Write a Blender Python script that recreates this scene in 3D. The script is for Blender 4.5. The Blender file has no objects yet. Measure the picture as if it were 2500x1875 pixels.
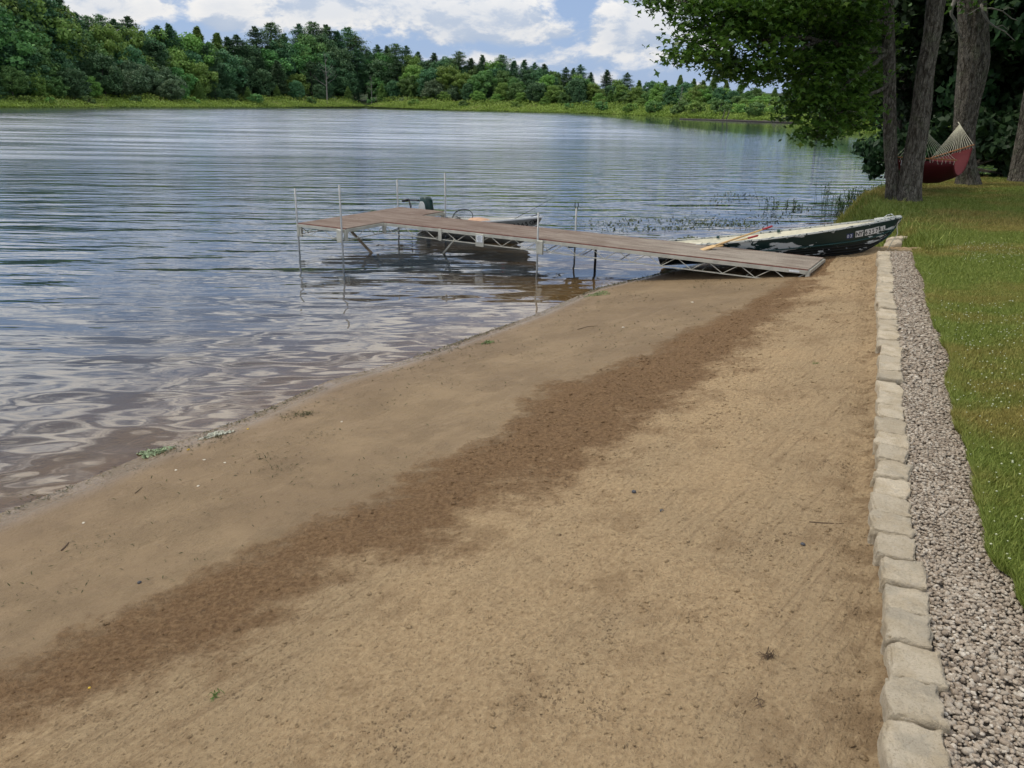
import bpy, math, random
import numpy as np
from math import sin, cos, tan, atan, radians, pi
from mathutils import Vector, Matrix
random.seed(7); rng = np.random.default_rng(7)
C = bpy.context.scene.collection
SC = bpy.context.scene

# ------------------------------------------------------------------ camera
CAMH = 2.9; FPX = 1951.; ROLL = radians(1.0); PITCH = atan((937.5-252)/FPX)
cam = bpy.data.objects.new('camera', bpy.data.cameras.new('camera')); C.objects.link(cam)
cam.data.sensor_width = 36; cam.data.lens = FPX/2500*36; cam.data.clip_end = 6000; cam.data.clip_start = .05
_f = Vector((0, cos(PITCH), -sin(PITCH))); _u0 = Vector((0, sin(PITCH), cos(PITCH))); _r0 = Vector((1, 0, 0))
# image right in world = cos*right0 + sin*up0 ; image up = -sin*right0 + cos*up0  (world up leans right in the picture)
_r = _r0*cos(ROLL) + _u0*sin(ROLL); _u = -_r0*sin(ROLL) + _u0*cos(ROLL)
cam.matrix_world = Matrix(((_r.x, _u.x, -_f.x, 0), (_r.y, _u.y, -_f.y, 0), (_r.z, _u.z, -_f.z, CAMH), (0, 0, 0, 1)))
SC.camera = cam

def ray(u, v):                                   # photo pixel (2500 x 1875) -> direction
    return _f + _r*((u-1250)/FPX) + _u*((937.5-v)/FPX)
def px(u, v, z=0.):                              # point at height z
    d = ray(u, v); t = (z-CAMH)/d.z; return Vector((d.x*t, d.y*t, z))
def py(u, v, y):                                 # point at distance y
    d = ray(u, v); t = y/d.y; return Vector((d.x*t, y, CAMH+d.z*t))
def proj(p):
    q = Vector(p)-Vector((0, 0, CAMH)); d = q.dot(_f)
    return (round(1250+q.dot(_r)/d*FPX), round(937.5-q.dot(_u)/d*FPX))

# ------------------------------------------------------------------ node helpers
class NT:
    def __init__(s, tree): s.t = tree; s.n = tree.nodes; s.l = tree.links
    def new(s, typ, ins=None, **kw):
        n = s.n.new(typ)
        for k, v in kw.items(): setattr(n, k, v)
        for k, v in (ins or {}).items():
            sk = n.inputs[k]
            if isinstance(v, bpy.types.NodeSocket): s.l.new(v, sk)
            elif isinstance(v, bpy.types.Node): s.l.new(v.outputs[0], sk)
            else: sk.default_value = v
        return n
    def m(s, op, a, b=None, c=None, clamp=False):
        n = s.new('ShaderNodeMath', {0: a}, operation=op, use_clamp=clamp)
        for i, x in ((1, b), (2, c)):
            if x is not None:
                if isinstance(x, (bpy.types.NodeSocket, bpy.types.Node)): s.l.new(x.outputs[0] if isinstance(x, bpy.types.Node) else x, n.inputs[i])
                else: n.inputs[i].default_value = x
        return n.outputs[0]
    def noise(s, vec, scale, detail=4, rough=.55, dist=0.):
        return s.new('ShaderNodeTexNoise', {'Vector': vec, 'Scale': scale, 'Detail': detail, 'Roughness': rough, 'Distortion': dist}).outputs[0]
    def mapr(s, x, a, b, c=0., d=1., smooth=True):
        return s.new('ShaderNodeMapRange', {0: x, 1: a, 2: b, 3: c, 4: d}, interpolation_type='SMOOTHSTEP' if smooth else 'LINEAR').outputs[0]
    def mix(s, f, a, b, typ='MIX'):
        n = s.new('ShaderNodeMix', data_type='RGBA', blend_type=typ)
        for i, x in ((0, f), (6, a), (7, b)):
            if isinstance(x, (bpy.types.NodeSocket, bpy.types.Node)): s.l.new(x.outputs[0] if isinstance(x, bpy.types.Node) else x, n.inputs[i])
            else: n.inputs[i].default_value = x if i == 0 else (*x, 1)
        return n.outputs[2]
    def attr(s, name): return s.new('ShaderNodeAttribute', attribute_name=name)
    def vm(s, vec, scale=(1, 1, 1), rot=(0, 0, 0), loc=(0, 0, 0)):
        return s.new('ShaderNodeMapping', {'Vector': vec, 'Scale': scale, 'Rotation': rot, 'Location': loc}).outputs[0]
def vr(t, vec, ang, sx, sy):                      # noise stretched along a heading (ang from +X)
    return t.vm(t.vm(vec, rot=(0, 0, -ang)), scale=(sx, sy, 1))
def mat(name):
    m = bpy.data.materials.new(name); m.use_nodes = True; t = NT(m.node_tree); t.n.clear()
    t.out = t.new('ShaderNodeOutputMaterial'); return m, t
def simple(name, col, rough=.6, metal=0., var=.12, vscale=8., bump=0., bscale=40., spec=.4):
    m, t = mat(name); co = t.new('ShaderNodeTexCoord').outputs['Object']
    n = t.noise(co, vscale, 5, .6); c = t.mix(t.mapr(n, .3, .7), tuple(x*(1-var) for x in col), tuple(min(1, x*(1+var)) for x in col))
    p = t.new('ShaderNodeBsdfPrincipled', {'Base Color': c, 'Roughness': rough, 'Metallic': metal, 'Specular IOR Level': spec})
    if bump: t.l.new(t.new('ShaderNodeBump', {'Height': t.noise(co, bscale, 6, .65), 'Distance': bump, 'Strength': 1.}).outputs[0], p.inputs['Normal'])
    t.l.new(p.outputs[0], t.out.inputs[0]); return m

# ------------------------------------------------------------------ world and sun
SUN_EL = radians(58); SUN_AZ = radians(-84)     # azimuth measured from +Y towards +X: high, to the left and a little beyond
w = bpy.data.worlds.new('World'); SC.world = w; w.use_nodes = True; t = NT(w.node_tree); t.n.clear()
wo = t.new('ShaderNodeOutputWorld')
sky = t.new('ShaderNodeTexSky', sky_type='NISHITA', sun_disc=False, sun_elevation=SUN_EL, sun_rotation=SUN_AZ, altitude=300, air_density=1.0, dust_density=.6, ozone_density=2.)
dirv = t.new('ShaderNodeTexCoord').outputs['Generated']
sep = t.new('ShaderNodeSeparateXYZ', {0: dirv})
def blob(u, v, ru, rv, wgt):                     # a cumulus at a direction of the sky
    d = ray(u, v).normalized(); az = math.atan2(d.x, d.y)
    azn = t.m('ARCTAN2', sep.outputs[0], sep.outputs[1])
    a = t.m('DIVIDE', t.m('SUBTRACT', azn, az), ru/FPX); e = t.m('DIVIDE', t.m('SUBTRACT', sep.outputs[2], d.z), rv/FPX)
    r2 = t.m('ADD', t.m('MULTIPLY', a, a), t.m('MULTIPLY', e, e))
    return t.m('MULTIPLY', t.m('EXPONENT', t.m('MULTIPLY', r2, -1.)), wgt)
bl = None
for b in [(280, 20, 170, 26, .26), (560, 30, 80, 34, .22), (770, 25, 110, 30, .20), (1010, 18, 150, 40, .32), (1240, 50, 110, 50, .28), (1090, 78, 40, 22, .22), (1620, 50, 120, 55, .34),
          (1510, 95, 40, 35, .2), (560, 62, 90, 15, .18), (1370, 75, 30, 14, .2), (1400, 10, 60, 60, -.30), (1170, 120, 200, 14, -.10), (450, 60, 40, 50, -.2)]:
    x = blob(*b); bl = x if bl is None else t.m('ADD', bl, x)
def density(off):
    v = t.vm(dirv, scale=(1, 1, 2.1), loc=off)
    warp = t.new('ShaderNodeTexNoise', {'Vector': v, 'Scale': 9., 'Detail': 3.}).outputs[1]
    v2 = t.new('ShaderNodeVectorMath', {0: v, 1: t.new('ShaderNodeVectorMath', {0: warp, 'Scale': .05}, operation='SCALE').outputs[0]}, operation='ADD').outputs[0]
    n1 = t.noise(v2, 6.4, 10, .63); n2 = t.noise(v2, 26., 8, .6)
    high = t.mapr(sep.outputs[2], .10, .26, 0., .03)
    return t.m('ADD', t.m('ADD', t.m('MULTIPLY', n1, .72), t.m('MULTIPLY', n2, .28)), t.m('ADD', t.m('MULTIPLY', bl, .72), high))
d0 = density((3.1, 1.7, .4)); d1 = density((3.108, 1.7, .362))
cov = t.mapr(d0, .485, .605)
lit = t.mapr(t.m('SUBTRACT', d0, d1), -.055, .06)
thick = t.mapr(d0, .56, .78)
ccol = t.mix(lit, (.47, .55, .68), (.90, .88, .85))
ccol = t.mix(t.m('MULTIPLY', thick, .5), ccol, (.60, .65, .73))
ccol = t.mix(t.mapr(sep.outputs[2], .12, .45, 0., .6), ccol, (.92, .90, .86)); brt = t.mapr(sep.outputs[2], .05, .46, 1., 2.6); ccol = t.mix(1., ccol, t.new('ShaderNodeCombineColor', {0: brt, 1: brt, 2: brt}).outputs[0], 'MULTIPLY')
hz = t.mapr(sep.outputs[2], 0., .45)
base = t.new('ShaderNodeMix', data_type='RGBA', blend_type='MULTIPLY'); base.inputs[0].default_value = 1.
SKYS = .085
t.l.new(sky.outputs[0], base.inputs[6]); base.inputs[7].default_value = (SKYS, SKYS, SKYS*1.05, 1)
veil = t.mix(t.mapr(sep.outputs[2], .22, .62), (.36, .50, .79), (.15, .26, .45))
blue = t.mix(.72, base.outputs[2], veil)
fincol = t.mix(t.m('MULTIPLY', cov, t.mapr(sep.outputs[2], -.02, .10, .75, .95)), blue, ccol)
below = t.mapr(sep.outputs[2], -.03, 0.)
fincol = t.mix(below, (.10, .12, .09), fincol)
bg = t.new('ShaderNodeBackground', {0: fincol, 1: 1.0}); t.l.new(bg.outputs[0], wo.inputs[0])
sl = bpy.data.lights.new('sun', 'SUN'); sl.energy = 2.15; sl.angle = radians(10); sl.color = (1., .92, .79)
so = bpy.data.objects.new('sun', sl); C.objects.link(so)
sd = Vector((sin(SUN_AZ)*cos(SUN_EL), cos(SUN_AZ)*cos(SUN_EL), sin(SUN_EL)))
so.rotation_euler = sd.to_track_quat('Z', 'Y').to_euler()
SC.view_settings.view_transform = 'Standard'; SC.view_settings.look = 'None'; SC.view_settings.exposure = 0.; SC.view_settings.gamma = 1.
try:
    SC.cycles.adaptive_threshold = .02; SC.cycles.max_bounces = 6; SC.cycles.transparent_max_bounces = 12; SC.cycles.diffuse_bounces = 2; SC.cycles.glossy_bounces = 3
except Exception: pass

# ------------------------------------------------------------------ object helpers
def tag(o, label=None, cat=None, group=None, kind=None):
    if label: o['label'] = label
    if cat: o['category'] = cat
    if group: o['group'] = group
    if kind: o['kind'] = kind
    return o
def empty(name, loc=(0, 0, 0), rz=0.):
    o = bpy.data.objects.new(name, None); C.objects.link(o); o.location = loc; o.rotation_euler = (0, 0, rz); o.empty_display_size = .2; return o
def link(name, me, m, parent=None):
    o = bpy.data.objects.new(name, me); C.objects.link(o)
    if m and not me.materials: me.materials.append(m)
    if parent: o.parent = parent
    return o
def npmesh(name, V, F, m, parent=None, smooth=False, attrs=None):   # F: (n,k) constant-size faces
    V = np.asarray(V, np.float32); F = np.asarray(F, np.int32); me = bpy.data.meshes.new(name)
    me.vertices.add(len(V)); me.vertices.foreach_set('co', V.ravel())
    k = F.shape[1]; me.loops.add(F.size); me.loops.foreach_set('vertex_index', F.ravel())
    me.polygons.add(len(F)); me.polygons.foreach_set('loop_start', np.arange(0, F.size, k, dtype=np.int32)); me.polygons.foreach_set('loop_total', np.full(len(F), k, np.int32))
    if smooth: me.polygons.foreach_set('use_smooth', np.ones(len(F), bool))
    for an, av in (attrs or {}).items():
        a = me.attributes.new(an, 'FLOAT', 'POINT'); a.data.foreach_set('value', np.asarray(av, np.float32))
    me.update(calc_edges=True); return link(name, me, m, parent)
class MB:
    def __init__(s): s.v = []; s.f = []
    def add(s, V, F):
        n = len(s.v); s.v += [tuple(x) for x in V]; s.f += [tuple(i+n for i in f) for f in F]
    def box(s, c, size, M=None, bev=0.):
        hx, hy, hz = [x/2 for x in size]; c = Vector(c); b = min(bev, hx*.9, hy*.9, hz*.9)
        if b <= 0:
            P = [Vector((sx*hx, sy*hy, sz*hz)) for sz in (-1, 1) for sy in (-1, 1) for sx in (-1, 1)]
            F = [(0, 2, 3, 1), (4, 5, 7, 6), (0, 1, 5, 4), (2, 6, 7, 3), (0, 4, 6, 2), (1, 3, 7, 5)]
        else:
            P = []; F = []
            for zz, ins in ((-hz, b), (-hz+b, 0), (hz-b, 0), (hz, b)):
                for sx, sy in ((-1, -1), (1, -1), (1, 1), (-1, 1)):
                    P.append(Vector((sx*(hx-ins), sy*(hy-ins), zz)))
            F = [(3, 2, 1, 0), (12, 13, 14, 15)] + [(r*4+i, r*4+(i+1) % 4, r*4+4+(i+1) % 4, r*4+4+i) for r in range(3) for i in range(4)]
        P = [(M @ p if M else p)+c for p in P]; s.add(P, F)
    def bar(s, a, b, w_, h_):                   # box beam a->b
        a, b = Vector(a), Vector(b); d = b-a; L = d.length; x = d/L; up = Vector((0, 0, 1)) if abs(x.z) < .95 else Vector((1, 0, 0))
        y = up.cross(x).normalized(); z = x.cross(y); M = Matrix((x, y, z)).transposed(); s.box((a+b)/2, (L, w_, h_), M)
    def tube(s, pts, rads, n=8, cap=True):
        pts = [Vector(p) for p in pts]
        if not hasattr(rads, '__len__'): rads = [rads]*len(pts)
        V = []; F = []; prev = None
        for i, p in enumerate(pts):
            d = (pts[min(i+1, len(pts)-1)]-pts[max(i-1, 0)]).normalized()
            if prev is None: prev = d.orthogonal().normalized()
            x = (prev-d*prev.dot(d))
            x = x.normalized() if x.length > 1e-6 else d.orthogonal().normalized(); prev = x; y = d.cross(x)
            for k in range(n): a = 2*pi*k/n; V.append(p+(x*cos(a)+y*sin(a))*rads[i])
        for i in range(len(pts)-1):
            for k in range(n): F.append((i*n+k, i*n+(k+1) % n, (i+1)*n+(k+1) % n, (i+1)*n+k))
        if cap: F.append(tuple(range(n))[::-1]); F.append(tuple((len(pts)-1)*n+k for k in range(n)))
        s.add(V, F)
    def build(s, name, m, parent=None, smooth=False):
        me = bpy.data.meshes.new(name); me.from_pydata([tuple(v) for v in s.v], [], s.f)
        if smooth: me.polygons.foreach_set('use_smooth', np.ones(len(me.polygons), bool))
        me.update(); return link(name, me, m, parent)
def copy_tree(o, parent=None):
    c = o.copy(); C.objects.link(c)
    if parent: c.parent = parent
    for ch in list(o.children): copy_tree(ch, c)
    return c
ORD = ['zeroth', 'first', 'second', 'third', 'fourth', 'fifth', 'sixth', 'seventh', 'eighth', 'ninth', 'tenth', 'eleventh', 'twelfth', 'thirteenth', 'fourteenth', 'fifteenth', 'sixteenth', 'seventeenth', 'eighteenth', 'nineteenth', 'twentieth']
def ordn(i):
    if i <= 20: return ORD[i]
    tens = ['', '', 'twent', 'thirt', 'fort', 'fift', 'sixt', 'sevent'][i//10]
    return tens+'ieth' if i % 10 == 0 else tens+'y-'+ORD[i % 10]

# numpy noise
def vnoise(x, y, seed=0):
    xi = np.floor(x).astype(np.int64); yi = np.floor(y).astype(np.int64); fx = x-xi; fy = y-yi
    fx = fx*fx*(3-2*fx); fy = fy*fy*(3-2*fy)
    def h(a, b):
        n = (a*374761393+b*668265263+seed*1442695041) & 0xffffffff; n = ((n ^ (n >> 13))*1274126177) & 0xffffffff; n = n ^ (n >> 16); return (n & 0xffff)/65535.
    return (h(xi, yi)*(1-fx)+h(xi+1, yi)*fx)*(1-fy)+(h(xi, yi+1)*(1-fx)+h(xi+1, yi+1)*fx)*fy
def fbm(x, y, o=4, seed=0):
    r = 0.; a = .5; s_ = 0.
    for i in range(o): r = r+a*vnoise(x, y, seed+i*17); s_ += a; a *= .5; x = x*2.03+11.3; y = y*2.03+5.7
    return r/s_
def pdist(X, Y, P):                              # distance to polyline and signed side (>0 on its right, walking along it)
    best = np.full(X.shape, 1e9); side = np.zeros(X.shape); par = np.zeros(X.shape); acc = 0.
    for (ax, ay), (bx, by) in zip(P[:-1], P[1:]):
        dx, dy = bx-ax, by-ay; L2 = dx*dx+dy*dy; tt = np.clip(((X-ax)*dx+(Y-ay)*dy)/L2, 0, 1)
        d = np.hypot(X-ax-tt*dx, Y-ay-tt*dy); cr = (X-ax)*dy-(Y-ay)*dx
        m_ = d < best-1e-9; best = np.where(m_, d, best); side = np.where(m_, np.sign(cr), side); par = np.where(m_, acc+tt*math.sqrt(L2), par); acc += math.sqrt(L2)
    return best, side, par
def inpoly(X, Y, P):
    c = np.zeros(X.shape, bool); n = len(P)
    for i in range(n):
        x1, y1 = P[i]; x2, y2 = P[(i+1) % n]
        c ^= ((y1 > Y) != (y2 > Y)) & (X < (x2-x1)*(Y-y1)/((y2-y1)+1e-12)+x1)
    return c

# ------------------------------------------------------------------ the lie of the land
def PX(l, z=0., k=1.): return [tuple(px(u*k, v*k, z)[:2]) for u, v in l]
SHORE = [(-60, -40), (-14, -9), (-6., 1.6)] + PX([(0, 1253), (200, 1175), (400, 1090), (600, 1020), (800, 930), (1000, 875), (1200, 805), (1300, 770), (1450, 705), (1620, 665)]) + \
        [(4.6, 16.6), (6.3, 19.0), (8.1, 21.2), (9.6, 23.2), (12., 26.6), (15.5, 30.), (20, 35), (27, 43), (33, 53), (38, 62), (46, 70), (60, 76)]
FARP = [(-500, 270), (0, 262), (635, 262), (895, 264), (1227, 272), (1500, 279), (1700, 288), (1936, 297)]
FAR = PX(FARP)
LAKE = SHORE + [(75, 84), (60, 96), (46, 104), (47, 128)] + FAR[::-1] + [(-300, 60), (-200, -60)]
WALLP = [(.35, -.8), (1.25, 1.5)] + [tuple(px(u, v, .7)[:2]) for u, v in [(2253, 1849), (2242, 1762), (2233, 1718), (2231, 1652), (2226, 1587), (2231, 1565), (2221, 1521), (2223, 1478), (2207, 1412), (2192, 1338), (2186, 1281), (2184, 1237), (2183, 1194), (2183, 1139), (2184, 1081), (2181, 1023), (2174, 965), (2172, 927), (2172, 888), (2176, 861), (2174, 830), (2170, 792), (2168, 753), (2162, 714), (2164, 676), (2157, 633), (2160, 616)]]
WEND = WALLP[-1]
BANK = [WEND, (6.5, 14.6), (6.9, 16.2), (7.4, 18.2), (8.1, 20.9), (9.5, 23.)]
UP = [tuple(px(u*1.13, v*1.13, .3)[:2]) for u, v in [(-500, 1700), (0, 1420), (150, 1340), (300, 1290), (450, 1200), (640, 1120), (800, 1060), (900, 1010), (1050, 940), (1120, 870), (1200, 820), (1400, 765), (1500, 710), (1650, 650), (1760, 590)]]
LO = [tuple(px(u*1.13, v*1.13, .42)[:2]) for u, v in [(-500, 1800), (30, 1500), (250, 1415), (380, 1352), (470, 1370), (620, 1285), (750, 1180), (900, 1170), (1050, 1120), (1130, 1060), (1250, 1020), (1330, 970), (1450, 880), (1560, 800), (1640, 740), (1720, 670), (1775, 600)]]
def bed(X, Y):
    ds, _, _ = pdist(X, Y, LAKE+[LAKE[0]]); ins = inpoly(X, Y, LAKE); return ds, ins
def sandz(X, Y):
    ds, ins = bed(X, Y); dw, side, _ = pdist(X, Y, WALLP+BANK[1:]); dw = np.where(side > 0, 0, dw)
    tt = ds/(ds+dw+1e-6); land = .622*tt**1.08
    land = np.where((Y > 14.2) & (X > 5.), land-np.clip(Y-14.2, 0, 3)*.5, land)
    under = -1.5*(1-np.exp(-ds*.10/1.5))
    return np.where(ins, under, land)
def grid(xs, ys, zf, name, m, attrs=None, keep=None, smooth=True):
    X, Y = np.meshgrid(xs, ys); x = X.ravel(); y = Y.ravel(); z = zf(x, y); nx = len(xs); ny = len(ys)
    i = np.arange(nx*ny).reshape(ny, nx); F = np.stack([i[:-1, :-1], i[:-1, 1:], i[1:, 1:], i[1:, :-1]], -1).reshape(-1, 4)
    at = {k: f(x, y) for k, f in (attrs or {}).items()}
    if keep is not None:
        kk = keep(x, y, z); F = F[kk[F].any(1)]
        used = np.unique(F); mp = np.full(len(x), -1); mp[used] = np.arange(len(used)); F = mp[F]; x, y, z = x[used], y[used], z[used]; at = {k: v[used] for k, v in at.items()}
    return npmesh(name, np.stack([x, y, z], 1), F, m, smooth=smooth, attrs=at)
def geo(a, b, s0, g):                            # growing spacing
    r = [a]
    while r[-1] < b: r.append(r[-1]+s0); s0 *= g
    return np.array(r)

# sand ------------------------------------------------------------
msand, t = mat('sand')
co = t.new('ShaderNodeTexCoord').outputs['Object']
f1 = t.attr('upper').outputs['Fac']; f2 = t.attr('lower').outputs['Fac']; ht = t.attr('level').outputs['Fac']
nA = t.noise(co, 2.2, 7, .68); nB = t.noise(co, 14., 5, .6)
wob = t.m('ADD', t.m('MULTIPLY', t.m('SUBTRACT', nA, .5), 1.5), t.m('MULTIPLY', t.m('SUBTRACT', nB, .5), .35))
g1 = t.mapr(t.m('ADD', f1, t.m('MULTIPLY', wob, .75)), -.14, .20)
g2 = t.mapr(t.m('ADD', f2, t.m('MULTIPLY', wob, 1.25)), -.30, .26)
# streaks left by the rake
rk = t.noise(vr(t, co, radians(50), .35, 6.5), 4.6, 5, .62)
rkm = t.mapr(t.noise(co, .75, 3, .5), .42, .60, .25, 1.)
rk2 = t.noise(vr(t, co, radians(64), .16, 7.), 3.4, 5, .6)
fine = t.noise(co, 150., 4, .7); mid = t.noise(co, 34., 7, .70); big = t.noise(co, .9, 5, .6)
clod = t.new('ShaderNodeTexVoronoi', {'Vector': t.new('ShaderNodeVectorMath', {0: co, 1: t.new('ShaderNodeVectorMath', {0: t.new('ShaderNodeTexNoise', {'Vector': co, 'Scale': 18., 'Detail': 3.}).outputs[1], 'Scale': .05}, operation='SCALE').outputs[0]}, operation='ADD').outputs[0], 'Scale': 46.}, feature='F1').outputs[0]
wrp = t.new('ShaderNodeVectorMath', {0: t.vm(co, scale=(1, .75, 1)), 1: t.new('ShaderNodeVectorMath', {0: t.new('ShaderNodeTexNoise', {'Vector': co, 'Scale': 40., 'Detail': 4.}).outputs[1], 'Scale': .03}, operation='SCALE').outputs[0]}, operation='ADD').outputs[0]
def spots(sc, dens, rad):
    v_ = t.new('ShaderNodeTexVoronoi', {'Vector': wrp, 'Scale': sc}, feature='F1'); rr_ = t.new('ShaderNodeSeparateColor', {0: v_.outputs[1]}).outputs[0]
    return t.m('SUBTRACT', 1., t.m('MULTIPLY', t.mapr(rr_, 1-dens, 1-dens*.6), t.mapr(v_.outputs[0], rad, rad*.45)))
pit = t.m('MULTIPLY', t.m('MULTIPLY', spots(48., .50, .42), spots(88., .5, .45)), spots(24., .22, .36))
wet = t.mix(t.mapr(big, .35, .65), (.160, .108, .058), (.215, .150, .082))
wet = t.mix(t.mapr(nB, .54, .68, 0., .35), wet, (.14, .088, .05)); wet = t.mix(t.mapr(t.noise(vr(t, co, radians(48), .5, 1.6), 2.3, 7, .72), .52, .66, 0., .5), wet, (.255, .182, .105)); wet = t.mix(t.mapr(t.noise(vr(t, co, radians(48), .45, 2.4), 9., 6, .7), .60, .70, 0., .55), wet, (.13, .08, .042)); wet = t.mix(t.mapr(t.noise(co, 55., 4, .7), .60, .70, 0., .6), wet, (.11, .07, .04))
wet = t.mix(t.mapr(ht, .0, .10, .45, 0.), wet, (.175, .120, .075))
damp = t.mix(t.mapr(mid, .35, .68), (.135, .072, .031), (.265, .160, .078))
dry = t.mix(t.mapr(mid, .3, .7), (.385, .262, .140), (.555, .400, .228))
dry = t.mix(t.mapr(t.noise(co, .8, 5, .6), .42, .62, 0., .35), dry, (.35, .262, .155)); dry = t.mix(t.mapr(t.noise(co, 2.3, 7, .75), .50, .66, 0., .6), dry, (.255, .165, .085))
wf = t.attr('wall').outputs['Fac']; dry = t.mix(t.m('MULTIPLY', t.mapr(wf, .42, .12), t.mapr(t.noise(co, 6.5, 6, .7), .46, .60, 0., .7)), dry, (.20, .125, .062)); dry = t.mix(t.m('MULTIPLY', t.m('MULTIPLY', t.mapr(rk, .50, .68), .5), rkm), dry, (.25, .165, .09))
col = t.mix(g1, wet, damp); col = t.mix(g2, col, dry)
pit_shade = t.m('MULTIPLY', t.mapr(pit, 0., 1., .62, 0.), t.m('ADD', t.m('MULTIPLY', t.mapr(t.noise(co, 3.1, 5, .65), .52, .68), .8), t.m('MULTIPLY', g1, .42), clamp=True)); col = t.mix(pit_shade, col, (.085, .055, .032))  # small shadows in the pits, darkened into the sand colour
uw = t.mapr(ht, -.03, .012); col = t.mix(uw, (.23, .17, .098), col)
col = t.mix(t.mapr(fine, .3, .7, 0., .18), col, (.42, .33, .22))
rough = t.m('ADD', t.mapr(ht, .005, .035, .16, .66), t.m('MULTIPLY', g1, .3), clamp=True)
rz = t.m('MAXIMUM', t.m('MULTIPLY', g1, 1.), t.mapr(t.noise(co, 2.7, 5, .65), .40, .64, .10, .42))
h = t.m('MULTIPLY', t.m('ADD', t.m('ADD', t.m('MULTIPLY', mid, .036), t.m('MULTIPLY', t.m('SUBTRACT', 1., clod), .006)), t.m('ADD', t.m('MULTIPLY', t.m('MULTIPLY', rk, .030), rkm), t.m('MULTIPLY', fine, .011))), rz)
h = t.m('ADD', h, t.m('MULTIPLY', pit, t.m('ADD', t.m('MULTIPLY', g1, .004), .0008)))
h = t.m('ADD', h, t.m('MULTIPLY', t.m('MULTIPLY', rk2, .030), g2))
bp = t.new('ShaderNodeBump', {'Height': h, 'Distance': 1., 'Strength': 1.})
p = t.new('ShaderNodeBsdfPrincipled', {'Base Color': col, 'Roughness': rough, 'Normal': bp.outputs[0], 'Specular IOR Level': t.mapr(ht, .005, .035, .55, .12)}); t.l.new(p.outputs[0], t.out.inputs[0])

def sgn(P): return lambda x, y: (lambda r: r[0]*r[1])(pdist(x, y, P))
def sand_rough(x, y):
    z = sandz(x, y); a = np.clip(sgn(UP)(x, y)/.25+.5, 0, 1); dw, side, _ = pdist(x, y, WALLP)
    z = z + a*((fbm(x*9, y*9, 4, 3)-.5)*.024+(fbm(x*2.2, y*2.2, 3, 9)-.5)*.05)+(fbm(x*1.3, y*1.3, 2, 31)-.5)*.02*np.clip(z*6, 0, 1)
    dl_ = pdist(x, y, LO)[0]; z = z-.006*a*(np.sin((dw+.10*fbm(x*.7, y*.7, 2, 61))*2*pi/.085) > .2)*np.clip((fbm(x*.45+4, y*.45, 2, 67)-.50)*7, 0, 1)*(dw < 1.6)
    # furrow along the foot of the wall
    z = z - .035*np.exp(-((dw-.20)/.09)**2)*(fbm(x*4, y*4, 3, 5)+.2)*(y < 13.6) + .02*np.exp(-(dw/.1)**2)
    return z
sa = {'upper': sgn(UP), 'lower': sgn(LO), 'level': lambda x, y: sandz(x, y), 'wall': lambda x, y: pdist(x, y, WALLP)[0]}
beach = grid(np.arange(-9., 9., .04), geo(.6, 22., .028, 1.0035), sand_rough, 'beach', msand, sa); # loose clods of sand, same stuff as the beach
def clods(N):
    y = 1.4+13.*rng.uniform(0, 1, N)**1.9; x = rng.uniform(-5., 6., N); a_ = sgn(UP)(x, y); dw, side, _ = pdist(x, y, WALLP); k = (a_+(fbm(x*3, y*3, 3, 71)-.5)*1.1 > .10) & (side < 0) & (dw > .14) & (fbm(x*1.3, y*1.3, 3, 55)+rng.normal(0, .16, N) > .42); return x[k], y[k]
cx_, cy_ = clods(46000)
tag(beach, 'brown sand beach sloping from the stone edging to the water', 'beach', kind='structure')

bm_ = __import__('bmesh'); bmm = bm_.new(); bm_.ops.create_icosphere(bmm, subdivisions=1, radius=1.); bmm.verts.ensure_lookup_table(); Cv = np.array([v.co[:] for v in bmm.verts]); Cf = np.array([[v.index for v in f.verts] for f in bmm.faces]); bmm.free()
N = len(cx_); r = (.0026+.0006*cy_)*np.exp(rng.normal(0, .45, N)); r = np.minimum(r, .014); P = Cv[None]*np.stack([r*rng.uniform(.8, 1.6, N), r*rng.uniform(.8, 1.2, N), r*rng.uniform(.5, .85, N)], 1)[:, None]*(1+rng.normal(0, .16, (N, len(Cv), 1)))
an = rng.uniform(0, 6.28, N)[:, None]; X_ = P[..., 0]*np.cos(an)-P[..., 1]*np.sin(an); Y_ = P[..., 0]*np.sin(an)+P[..., 1]*np.cos(an); zc = sand_rough(cx_, cy_)+r*.12
V = np.stack([X_+cx_[:, None], Y_+cy_[:, None], P[..., 2]+zc[:, None]], -1).reshape(-1, 3); F = (Cf[None]+len(Cv)*np.arange(N)[:, None, None]).reshape(-1, 3); nv_ = len(Cv)
tag(npmesh('sand_clods', V, F, msand, smooth=True, attrs={'upper': np.repeat(sgn(UP)(cx_, cy_), nv_), 'lower': np.repeat(sgn(LO)(cx_, cy_), nv_), 'level': np.repeat(np.full(N, .3), nv_), 'wall': np.repeat(pdist(cx_, cy_, WALLP)[0], nv_)}), 'loose crumbs of raked sand scattered over the beach', 'sand crumbs', kind='stuff')

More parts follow.
